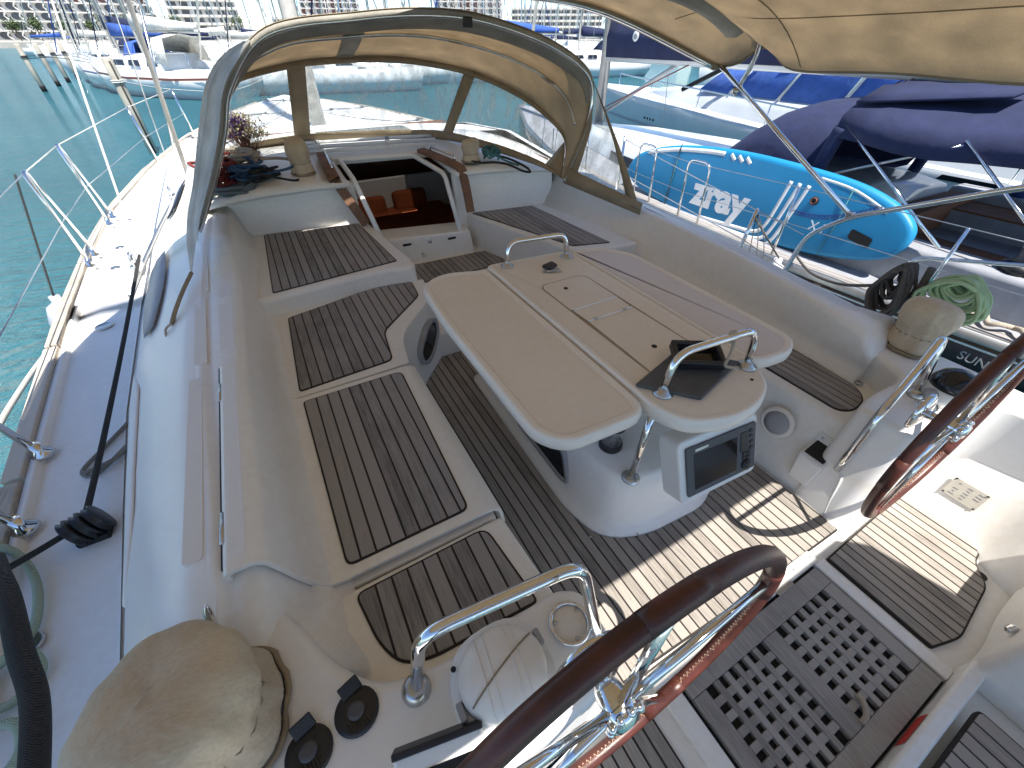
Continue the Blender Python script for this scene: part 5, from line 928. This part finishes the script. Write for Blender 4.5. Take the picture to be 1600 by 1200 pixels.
for sx_ in (-1, 1):
    rod('strut', (CX + sx_ * 1.1, 2.2, 1.08), (CX + sx_ * 1.35, 1.05, 0.44), 0.0125, 'steel', NBm); rod('strut', (CX + sx_ * 1.1, 1.35, 1.08), (CX + sx_ * 1.3, 0.35, 0.44), 0.0125, 'steel', NBm); rod('strut', (CX + sx_ * 1.1, 1.35, 1.05), (CX + sx_ * 1.15, 2.35, 0.6), 0.011, 'steel_dull', NBm)
    tube('furled_curtain', cat([(CX + sx_ * 1.08, 2.22, 1.05), (CX + sx_ * 1.08, 2.26, 0.8), (CX + sx_ * 1.06, 2.30, 0.45)], 5), 0.06, 'canvas_navy', NBm, seg=10)
# rope on the neighbour's side deck, white fender between the boats
tag(tube('rope_braid', cat([(3.05 + 0.05 * math.sin(k * 1.9), 0.62 - 0.055 * k, 0.13 + 0.02 * (k % 2)) for k in range(10)], 5), 0.018, 'rope_beige', seg=8), 'cream rope lying on the black yacht\'s side deck at right', 'rope')
FW = thing('fender', 'white fender wedged between the two yachts below the starboard rail', 'fender', (2.35, 1.72, -0.4)); lathe('body', [(0.0, -0.5), (0.09, -0.46), (0.13, -0.35), (0.13, 0.0), (0.09, 0.1), (0.03, 0.14), (0.03, 0.18)], (2.38, 1.72, 0.10), 'white_plastic', FW, 18); rod('lanyard', (2.38, 1.72, 0.28), (1.74, 1.66, 0.72), 0.006, 'rope_grey', FW, 6)
tag(tube('dock_line', cat([(1.68, 0.80, 0.62), (2.0, 1.1, 0.42), (2.5, 1.5, 0.22), (2.9, 1.85, 0.15)], 6), 0.010, 'rope_grey', seg=7), 'grey line stretched from the dark rope hank to the black yacht', 'rope')

# ================================================================== PADDLE BOARD on edge against the neighbour's lifelines
PB = thing('paddle_board', 'bright blue inflatable paddle board lying on its edge against the lifelines', 'board', (3.13, 2.8, 0.12))
OUT = [(4.40, 0.30), (4.30, 0.46), (4.05, 0.58), (3.6, 0.68), (3.0, 0.735), (2.4, 0.735), (1.8, 0.70), (1.45, 0.62), (1.27, 0.52), (1.215, 0.42), (1.24, 0.30), (1.35, 0.20), (1.7, 0.10), (2.2, 0.045), (2.8, 0.02), (3.4, 0.03), (3.9, 0.08), (4.2, 0.14), (4.36, 0.22)]
oc = cat([(0, y, z) for y, z in OUT], 5, True); TH = 0.05; tilt = Matrix.Rotation(R(7), 3, 'Y'); cen = Vector((3.13, 2.8, 0.12))
def bp(y, z, d): return Vector((3.13, y, z + 0.045)) + Vector((d + (z) * 0.10, 0, 0))
rows = []; o2 = [(p.y, p.z) for p in oc]
for ins, d in ((0.045, -TH), (0.020, -TH + 0.004), (0.005, -TH * 0.6), (0.0, 0), (0.005, TH * 0.6), (0.020, TH - 0.004), (0.045, TH)):
    rows.append([bp(y, z, d) for y, z in inset(o2, ins)])
board = loft('body', rows, 'board_blue', PB, True, True)
dface = -TH - 0.003
def bstrip(name, pts, w_, mat='foil_white'):
    P = cat([(0, y, z) for y, z in pts], 5); rr = []
    for i, p in enumerate(P):
        q = (P[min(i + 1, len(P) - 1)] - P[max(i - 1, 0)]).normalized(); s = Vector((0, -q.z, q.y)) * w_ / 2
        rr.append([bp(p.y + s.y, p.z + s.z, dface), bp(p.y - s.y, p.z - s.z, dface)])
    return loft(name, rr, mat, PB, solid=0.001)
for k in range(3):
    d = 0.065 * k; bstrip('stripe', [(2.28 - d * 1.3, 0.60), (2.30 - d * 1.25, 0.45), (2.33 - d * 1.15, 0.24), (2.37 - d, 0.14 - d * 0.7), (2.46 - d * 0.6, 0.10 - d * 0.85), (2.65, 0.085 - d * 0.75), (3.10 - d * 2.2, 0.06 - d * 0.42)], 0.034)
for k in range(3): bstrip('edge_stripe', [(2.98 - 0.09 * k, 0.70), (2.92 - 0.09 * k, 0.655)], 0.034)
bstrip('edge_stripe', [(4.1, 0.535), (3.7, 0.625), (3.3, 0.675), (3.05, 0.69)], 0.04); bstrip('edge_stripe', [(2.05, 0.675), (1.75, 0.645), (1.45, 0.55)], 0.02)
X_, Z_ = (0, -1, 0), (0.10, 0.18, 1)
textmesh('lettering', 'zray', 0.40, bp(3.27, 0.175, dface), X_, Z_, 'foil_white', PB, 0.001, 0.12, 1.0, 0.016); textmesh('lettering', 'X1', 0.12, bp(1.96, 0.27, dface), X_, Z_, 'foil_white', PB, 0.001, 0.15, 1.2)
hd = [bp(y, z, dface - 0.004) for y, z in rpoly([(1.62, 0.30), (1.44, 0.27), (1.44, 0.35), (1.62, 0.38)], 0.02)]; build('fin_box', hd, [tuple(range(len(hd)))], 'rubber', PB, False)
lathe('valve', [(0.035, 0), (0.034, 0.012), (0.018, 0.016)], bp(2.01, 0.50, dface), 'rubber', PB, 20, (-1, 0, 0)); tube('valve_ring', cat([bp(2.01 + 0.024 * math.cos(a), 0.50 + 0.024 * math.sin(a), dface - 0.016) for a in [k * 0.785 for k in range(8)]], 2, True), 0.004, 'leather_worn', PB, True, 6)
tag(tube('coiled_leash', [bp(2.12 - 0.62 * t_ + 0.018 * math.cos(t_ * 150), (0.38 - 0.06 * math.sin(t_ * 3.1) + 0.20 * t_) + 0.018 * math.sin(t_ * 150), dface - 0.03) for t_ in [k / 300 for k in range(301)]], 0.0035, 'navy_paint', seg=5), 'dark blue coiled leash trailing across the paddle board', 'leash')
tube('tie_line', cat([bp(3.62, 0.70, dface - 0.01), bp(3.63, 0.4, dface - 0.012), bp(3.62, 0.05, dface - 0.01)], 4), 0.005, 'rope_black', PB, seg=5)
for y in (3.62, 1.75): tube('tie_line', [bp(y + 0.01, 0.66, dface - 0.01), bp(y, 0.36, dface - 0.012), bp(y + 0.02, 0.1, dface - 0.01)], 0.004, 'rope_teal', PB, seg=5)

# ================================================================== MOTOR YACHT beyond
MY = thing('motor_yacht', 'large grey-white motor yacht with blue screen covers behind the navy canopies', 'yacht', (10, 7, -0.8))
MB = [(-4.0, 1.95, 0.10), (0.0, 2.15, 0.05), (3.0, 2.2, 0.08), (6.0, 2.1, 0.22), (8.5, 1.8, 0.32), (11.0, 1.2, 0.36), (13.0, 0.5, 0.40), (13.8, 0.05, 0.42)]
mys = [-4 + 0.6 * k for k in range(30)] + [13.8]; MX = 10.2
def mrow(y):
    h, z = lerp(MB, y); return [(MX - h * 0.72, y, -1.2), (MX - h * 0.86, y, -0.62), (MX - h * 0.96, y, -0.28), (MX - h, y, z - 0.06), (MX - h * 0.985, y, z)]
rows = [mrow(y) for y in mys]
loft('hull_side', rows, 'hull_grey', MY); loft('hull_side', [[(2 * MX - p[0], p[1], p[2]) for p in r_] for r_ in rows], 'hull_grey', MY)
loft('boot_top', [[(p[0][0] - 0.03, p[0][1], -1.0), ((p[0][0] + p[1][0]) / 2 - 0.03, p[0][1], -0.86), (p[1][0] - 0.012, p[1][1], -0.66)] for p in rows], 'rubber', MY)
loft('rubbing_strake', [[(p[2][0] - 0.02, p[2][1], -0.26), (p[2][0] - 0.03, p[2][1], -0.23), (p[2][0] - 0.02, p[2][1], -0.20)] for p in rows], 'deck_grey', MY)
loft('deck', [[(MX + s * lerp(MB, y)[0] * 0.98, y, lerp(MB, y)[1] + 0.03 * (1 - s * s)) for s in (-1, -0.5, 0, 0.5, 1)] for y in mys], 'hull_white', MY)
sup = []
for y, hw, zt_ in ((-3.5, 1.7, 0.62), (2.0, 1.75, 0.66), (5.0, 1.7, 0.68), (7.5, 1.45, 0.66), (9.5, 1.0, 0.56), (11.0, 0.45, 0.42)): sup.append([(MX - hw - 0.1, y, lerp(MB, y)[1] - 0.02), (MX - hw - 0.02, y, zt_ * 0.7), (MX - hw + 0.12, y, zt_), (MX, y, zt_ + 0.08), (MX + hw - 0.12, y, zt_), (MX + hw + 0.02, y, zt_ * 0.7), (MX + hw + 0.1, y, lerp(MB, y)[1] - 0.02)])
loft('superstructure', sup, 'hull_grey', MY, caps=True)
# screen covers: sloping blue canvas panels between white mullions
cols = [(8.6, 7.6), (7.5, 6.3), (6.2, 5.0), (4.9, 3.7), (3.6, 2.4), (2.3, 0.8)]
for a, b_ in cols:
    def top(y): return 1.15 + 0.75 * min(1, max(0, (8.6 - y) / 3.0))
    def xo(y): return MX - lerp([(-4, 1.62), (5.0, 1.58), (7.5, 1.33), (8.6, 1.1)], y)[0]
    yb = a + (0.35 if a > 8 else 0.22)
    loft('screen_cover', [[(xo(y) - 0.02, y, 0.66 + 0.0), (xo(y) + 0.22, y - 0.18, (0.66 + top(y)) / 2), (xo(y) + 0.5, y - 0.4, top(y))] for y in (a, (a + b_) / 2, b_)], 'canvas_blue', MY, solid=0.02)
    rod('mullion', (xo(b_) - 0.03, b_ - 0.05, 0.66), (xo(b_) + 0.48, b_ - 0.45, top(b_)), 0.035, 'hull_grey', MY, 8)
loft('flybridge', [[(MX - 1.15, y, 1.90), (MX - 1.25, y, 2.02), (MX, y, 2.15), (MX + 1.25, y, 2.02), (MX + 1.15, y, 1.90)] for y in (-3, 2, 5, 6.2)], 'hull_white', MY, caps=True)
rod('screen_edge', (8.62, 8.75, 0.66), (9.05, 7.0, 1.55), 0.05, 'rubber', MY, 8)
for s in (0,):
    pts = [(MX - lerp(MB, y)[0] + 0.06, y, lerp(MB, y)[1] + 0.42) for y in (2, 4, 6, 8, 10, 12)]
    tube('guard_rail', cat(pts, 4), 0.016, 'steel', MY, seg=8)
    for p in pts: rod('rail_post', (p[0], p[1], p[2] - 0.42), p, 0.013, 'steel', MY, 8)
textmesh('hull_lettering', 'C R E S', 0.16, (7.97, 2.55, -0.16), (0, -1, 0), (0.2, 0, 1), 'steel_dull', MY, 0.004)
for y in (9.6, 9.75, 9.9, 10.05): lathe('porthole', [(0.03, 0), (0.03, 0.01)], (MX - lerp(MB, y)[0] * 0.975, y, -0.08), 'rubber', MY, 10, (-1, 0, 0))
for y in (2.4, 4.2):
    v_ = [(MX - lerp(MB, yy)[0] * 0.99 - 0.02, yy, zz) for yy, zz in ((y - 0.4, -0.02), (y + 0.4, -0.02), (y + 0.35, 0.05), (y - 0.35, 0.05))]; build('hull_window', v_, [(0, 1, 2, 3)], 'glass_dark', MY, False, solid=0.01)

# ================================================================== HARBOUR BACKGROUND
def boat(x, y, L, heading, label, seed, hullmat='hull_white', mast=True, cover_='canvas_navy', group='yachts moored across the harbour', detail=True, mh=None, stripe=None):
    rn = random.Random(seed); t = thing('moored_yacht', label, 'yacht', (x, y, -0.8), group); q = Matrix.Rotation(heading, 3, 'Z'); o = Vector((x, y, -0.8)); s = L / 10
    T_ = lambda p: o + q @ (Vector(p) * s)
    prof = [(-5, 1.25, 0.95), (-3, 1.55, 0.9), (0, 1.65, 0.9), (2.5, 1.3, 1.0), (4.2, 0.6, 1.15), (5.2, 0.05, 1.3)]
    rws = []
    for yy, h, z in prof: rws.append([T_(p) for p in ((-h * 0.6, yy * 0.94, -0.2), (-h * 0.93, yy * 0.97, 0.35), (-h, yy, z), (0, yy, z + 0.07), (h, yy, z), (h * 0.93, yy * 0.97, 0.35), (h * 0.6, yy * 0.94, -0.2))])
    loft('hull', rws, hullmat, t, caps=True)
    loft('coachroof', [[T_(p) for p in ((-w_, yy, 0.9), (-w_ * 0.9, yy, z), (0, yy, z + 0.1), (w_ * 0.9, yy, z), (w_, yy, 0.9))] for yy, w_, z in ((-1.8, 1.05, 1.45), (0.5, 0.95, 1.42), (2.4, 0.55, 1.25), (2.9, 0.3, 1.0))], 'hull_white', t, caps=True)
    if detail:
        for sd in (-1, 1):
            for ya in (-1.2, 0.1, 1.2): build('window', [T_((sd * 1.0, ya - 0.4, 1.08)), T_((sd * 0.98, ya + 0.4, 1.08)), T_((sd * 0.93, ya + 0.35, 1.28)), T_((sd * 0.94, ya - 0.35, 1.28))], [(0, 1, 2, 3)], 'glass_dark', t, False, solid=0.03)
            if stripe: loft('stripe', [[T_((sd * (h + 0.015), yy, z - 0.16)), T_((sd * (h + 0.015), yy, z - 0.24))] for yy, h, z in prof], stripe, t)
            for ya in (-4.2, -2.6, -1, 0.8, 2.4, 3.8):
                h, z = lerp([(a, b_, c) for a, b_, c in prof], ya); rod('stanchion', T_((sd * h * 0.97, ya, z)), T_((sd * h * 0.97, ya, z + 0.62)), 0.016, 'steel', t, 5)
            tube('lifeline', [T_((sd * lerp(prof, ya)[0] * 0.97, ya, lerp(prof, ya)[1] + 0.62)) for ya in (-4.2, -2.6, -1, 0.8, 2.4, 3.8, 4.9)], 0.010, 'rope_white', t, seg=4)
        loft('sprayhood', [[T_(p) for p in ((-1.0, yy, 1.2), (-0.8, yy, z), (0, yy, z + 0.15), (0.8, yy, z), (1.0, yy, 1.2))] for yy, z in ((-2.3, 2.0), (-1.6, 2.0), (-0.9, 1.45))], cover_, t, solid=0.02)
    if mast:
        h = mh or rn.uniform(12.5, 15.5); top_p = T_((0, 0.6, h)); rod('mast', T_((0, 0.7, 1.2)), top_p, 0.085, 'white_paint' if rn.random() < 0.4 else 'aluminium', t, 8)
        rod('boom', T_((0, 0.6, 2.25)), T_((0, -3.6, 2.2)), 0.07, 'aluminium', t, 6)
        loft('sail_cover', [[T_((-0.16, yy, 2.25)), T_((-0.12, yy, 2.25 + hh)), T_((0.12, yy, 2.25 + hh)), T_((0.16, yy, 2.25))] for yy, hh in ((0.5, 0.55), (-1, 0.42), (-3.4, 0.2))], cover_, t, caps=True, solid=0.01)
        for zz in (h * 0.42, h * 0.68): rod('spreader', T_((-0.85, 0.6, zz)), T_((0.85, 0.6, zz)), 0.03, 'aluminium', t, 5)
        for sd in (-1, 1): tube('shroud', [T_((sd * 1.5, 0.4, 1.0)), T_((sd * 0.85, 0.6, h * 0.68)), T_((0, 0.6, h))], 0.013, 'steel_dull', t, seg=4)
        rod('forestay', T_((0, 5.0, 1.35)), T_((0, 0.6, h * 0.98)), 0.05, 'sail' if rn.random() < 0.6 else cover_, t, 6); rod('backstay', T_((0, -4.9, 1.0)), top_p, 0.013, 'steel_dull', t, 4)
    return t
# the raft of yachts seen at upper left, bows to the channel
boat(-4.2, 34.0, 12.0, R(36), 'white yacht with brown hull stripe and cream sail cover, nearest at upper left', 1, cover_='sail', stripe='leather_worn')
boat(-5.9, 38.6, 11.0, R(36), 'white yacht with blue sprayhood, second of the raft at upper left', 2, cover_='canvas_blue', stripe='navy_paint')
boat(-6.6, 43.0, 12.5, R(37), 'white yacht with navy sail cover, third of the raft at upper left', 3)
boat(-7.2, 47.5, 11.5, R(36), 'white yacht half hidden, fourth of the raft at upper left', 4, cover_='canvas_blue')
boat(-7.8, 52.0, 12.0, R(38), 'white yacht at the back, fifth of the raft at upper left', 5)
# boats seen through the sprayhood windows
boat(3.6, 31.0, 11.5, R(80), 'white yacht seen through the left half of the sprayhood middle window', 11, cover_='sail', group='yachts seen through the sprayhood')
boat(9.6, 34.0, 12.0, R(95), 'white yacht seen through the right half of the sprayhood middle window', 12, group='yachts seen through the sprayhood')
boat(17.0, 33.0, 12.0, R(88), 'white yacht seen through the right sprayhood window', 13, cover_='canvas_blue', group='yachts seen through the sprayhood')
boat(24.0, 33.0, 11.0, R(85), 'white yacht behind the edge of the sprayhood at right', 14, group='yachts seen through the sprayhood')
k = 0; rn = random.Random(9); ORD = ('first', 'second', 'third', 'fourth', 'fifth', 'sixth', 'seventh', 'eighth', 'ninth', 'tenth', 'eleventh', 'twelfth', 'thirteenth', 'fourteenth', 'fifteenth', 'sixteenth', 'seventeenth', 'eighteenth', 'nineteenth'); CN = {'canvas_navy': 'navy', 'canvas_blue': 'blue', 'sail': 'cream'}
for row, (y0, n_, x0, dx) in enumerate(((62, 18, -9, 3.9), (84, 19, -15, 4.6), (115, 19, -24, 6.2), (150, 19, -32, 7.5))):
    for i in range(n_):
        cv_ = rn.choice(('canvas_navy', 'canvas_blue', 'sail')); boat(x0 + dx * i + rn.uniform(-0.8, 0.8), y0 + rn.uniform(-2, 2), rn.uniform(9.5, 12.5), R(rn.choice((-95, 88, 92))), 'far yacht with %s sail cover, %s from left in the %s row of masts' % (CN[cv_], ORD[i], ('nearest', 'second', 'third', 'farthest')[row]), 100 + k, cover_=cv_, group='far rows of yachts', detail=False); k += 1
for i in range(9):
    boat(30 + i * 5.5, 22 + i * 4 + rn.uniform(-1, 1), rn.uniform(10, 12.5), R(rn.choice((-70, 60, 100))), ORD[i] + ' yacht from the right sprayhood edge in the crowd beyond the motor yacht', 200 + i, cover_=rn.choice(('canvas_navy', 'canvas_blue')), group='yachts beyond the motor yacht', detail=False)
# mooring piles
for i, (x, y, h, r_) in enumerate(((-10.8, 39.1, 2.1, 0.13), (-10.9, 42.9, 2.1, 0.13), (-11.05, 46.4, 2.1, 0.13), (-11.1, 49.7, 2.1, 0.13))):
    t = thing('mooring_pile', ('nearest', 'second', 'third', 'farthest')[i] + ' of the four pale mooring piles in the water at upper left', 'pile', (x, y, -0.8), 'mooring piles'); lathe('post', [(r_, -1.0), (r_, h), (r_ * 0.8, h + 0.06)], (x, y, -0.8), 'piling', t, 14); lathe('weed_band', [(r_ * 1.03, -0.1), (r_ * 1.05, 0.22), (r_ * 1.01, 0.3)], (x, y, -0.8), 'rubber', t, 14); tube('rope_turn', [(x + (r_ + 0.02) * math.cos(a), y + (r_ + 0.02) * math.sin(a), -0.8 + h * 0.72 + a * 0.01) for a in [j * 0.5 for j in range(26)]], 0.025, 'rope_black', t, seg=5)
    tag(tube('mooring_line', cat([(x, y, -0.8 + h * 0.72), (x + 1.4, y - 0.3, 0.75), (-7.9 - 0.55 * i, 38.6 + 3.7 * i, 0.5)], 6), 0.018, 'rope_black', seg=5), 'dark mooring line sagging from the ' + ('nearest', 'second', 'third', 'farthest')[i] + ' pile to its yacht', 'rope', 'pile mooring lines')
t = thing('mooring_pile', 'big pale mooring pile close ahead, left of the bright stanchion', 'pile', (-3.55, 16, -0.8)); lathe('post', [(0.115, -1.0), (0.115, 2.04), (0.09, 2.08)], (-3.55, 16, -0.8), 'piling', t, 16); rod('guide_rail', (-3.50, 15.89, -1.5), (-3.50, 15.89, 1.2), 0.022, 'rubber', t, 6)
tube('rope_turn', [(-3.55 + 0.135 * math.cos(a), 16 + 0.135 * math.sin(a), 0.75 + a * 0.006) for a in [j * 0.5 for j in range(26)]], 0.016, 'rope_white', t, seg=5)
tag(tube('mooring_line', cat([(-3.5, 16, 0.8), (-2.6, 18.0, 0.45), (-1.0, 22.0, 0.1), (0.8, 28, 0.2)], 6), 0.014, 'rope_white', seg=5), 'white mooring line from the big near pile towards the raft', 'rope')
# quay
struct(build('quay', [(-260, 190, -0.9), (40, 205, -0.9), (400, 190, -0.9), (400, 700, -0.9), (-260, 700, -0.9), (-260, 190, 0.5), (40, 205, 0.5), (400, 190, 0.5), (400, 700, 0.5), (-260, 700, 0.5)], [(0, 1, 6, 5), (1, 2, 7, 6), (5, 6, 7, 8, 9)], 'concrete', smooth=False))
struct(build('quay_side', [(-400, -100, -0.9), (-75, 190, -0.9), (-75, 190, 0.4), (-400, -100, 0.4), (-400, 190, 0.4)], [(0, 1, 2, 3), (3, 2, 4)], 'concrete', smooth=False))
# buildings
def block(x, y, W_, floors, cols_, label, style, rot=0.0, fh=3.0, step=0.0, depth=14, wallmat='building_white'):
    t = thing('apartment_building', label, 'building', (x, y, 0.5)); q = Matrix.Rotation(rot, 3, 'Z'); o = Vector((x, y, 0.5)); T_ = lambda p: o + q @ Vector(p)
    cw = W_ / cols_
    pane = None; pr_ = None
    for f_ in range(floors):
        s0 = step * f_ ; wd = W_ / 2 - s0; z = f_ * fh
        v_ = [T_(p) for p in ((-wd, 0.9 + s0 * 0.5, z), (wd, 0.9 + s0 * 0.5, z), (wd, depth, z), (-wd, depth, z), (-wd, 0.9 + s0 * 0.5, z + fh), (wd, 0.9 + s0 * 0.5, z + fh), (wd, depth, z + fh), (-wd, depth, z + fh))]
        hull8('wall', v_, wallmat, t)
        v_ = [T_(p) for p in ((-wd - 0.2, -0.3 + s0 * 0.5, z + fh - 0.25), (wd + 0.2, -0.3 + s0 * 0.5, z + fh - 0.25), (wd + 0.2, 1.0 + s0 * 0.5, z + fh - 0.25), (-wd - 0.2, 1.0 + s0 * 0.5, z + fh - 0.25), (-wd - 0.2, -0.3 + s0 * 0.5, z + fh + (0.75 if style == 'bands' else 0.15)), (wd + 0.2, -0.3 + s0 * 0.5, z + fh + (0.75 if style == 'bands' else 0.15)), (wd + 0.2, 1.0 + s0 * 0.5, z + fh + 0.1), (-wd - 0.2, 1.0 + s0 * 0.5, z + fh + 0.1))]
        hull8('balcony', v_, wallmat, t)
        n_ = max(1, int(2 * wd / cw))
        for c in range(n_):
            xc = -wd + (c + 0.5) * 2 * wd / n_; hw = wd / n_ * 0.74
            key = 'oval' if style == 'shells' else 'rect'
            if pane is None:
                pts = [(hw * math.cos(a), fh * 0.40 * math.sin(a)) for a in [2 * math.pi * k / 16 for k in range(16)]] if key == 'oval' else [(-hw, -fh * 0.36), (hw, -fh * 0.36), (hw, fh * 0.30), (-hw, fh * 0.30)]
                pm = [bpy.data.meshes.new('window'), bpy.data.meshes.new('window')]; n2 = len(pts)
                vv = [q @ Vector((a, -0.06, b_)) for a, b_ in pts] + [q @ Vector((a, 0.06, b_)) for a, b_ in pts]
                for m_, mt in zip(pm, ('pane_dark', 'pane_red')): m_.from_pydata(vv, [], [tuple(range(n2)), tuple(range(n2, 2 * n2))[::-1]] + [(i, (i + 1) % n2, n2 + (i + 1) % n2, n2 + i) for i in range(n2)]); m_.materials.append(M[mt])
                pane = pm
            rr_ = random.Random(f_ * 100 + c)
            link('window', pane[1 if (style == 'shells' and (f_ >= 4 and rr_.random() < 0.6)) else 0], T_((xc, 0.82 + s0 * 0.5, z + fh * 0.5)), t)
            if style == 'shells' and f_ < 12:
                a0 = T_((xc + wd / n_, -0.25 + s0 * 0.5, z)); a1 = T_((xc + wd / n_ * 0.4, -0.1 + s0 * 0.5, z + fh * 0.5)); a2 = T_((xc + wd / n_, -0.25 + s0 * 0.5, z + fh)); tube('fin', cat([a0, a1, a2], 3), 0.28, wallmat, t, seg=5)
    return t
block(-80, 300, 120, 6, 26, 'white terraced building with oval shell balconies on the far left quay', 'shells', R(6), 3.1, 0.6)
block(-2, 330, 34, 14, 7, 'white tower with long horizontal balconies left of the sprayhood', 'bands', R(-4), 3.1, 0.35)
block(72, 380, 40, 14, 9, 'white lattice-balconied block above the left of the sprayhood', 'shells', R(-12), 3.1, 0.3)
block(150, 330, 44, 11, 9, 'pale broad block above the right of the sprayhood', 'shells', R(-25), 3.1, 0.0)
block(60, 330, 60, 3, 14, 'low white terrace along the quay behind the masts', 'bands', R(-5), 3.0)
block(200, 300, 60, 5, 14, 'white block on the quay at right behind the masts', 'bands', R(-30), 3.0)
# quay trees
rn = random.Random(31)
for i, (x, y, h) in enumerate([(-88 + 7.5 * k + rn.uniform(-2, 2), 262 + rn.uniform(-6, 6), rn.uniform(6, 9)) for k in range(11)] + [(10 + 22 * k, 285, rn.uniform(7, 10)) for k in range(8)]):
    t = thing('quay_tree', 'green tree on the far quay, %s from left %s' % (ORD[i if i < 11 else i - 11], 'before the shell-balconied building' if i < 11 else 'behind the masts'), 'tree', (x, y, 0.5), 'trees along the far quay'); rod('trunk', (x, y, 0.5), (x + rn.uniform(-.3, .3), y, 0.5 + h * 0.6), 0.22, 'bark', t, 6); vs, fs = [], []
    for _ in range(420):
        d = Vector((rn.gauss(0, 1), rn.gauss(0, 1), rn.gauss(0, 0.8))); d = d.normalized() * rn.random() ** 0.4; c = Vector((x, y, 0.5 + h * 0.68)) + Vector((d.x * h * 0.42, d.y * h * 0.42, d.z * h * 0.36)) * (0.75 + 0.35 * math.sin(3 * math.atan2(d.y, d.x) + i))
        e = Vector((rn.gauss(0, 1), rn.gauss(0, 1), rn.gauss(0, 1))).normalized(); f_ = e.orthogonal().normalized(); s = rn.uniform(.25, .5); k0 = len(vs); vs += [c + e * s, c + f_ * s * 0.6, c - e * s, c - f_ * s * 0.6]; fs.append((k0, k0 + 1, k0 + 2, k0 + 3))
    build('crown', vs, fs, 'leaf', t, False)
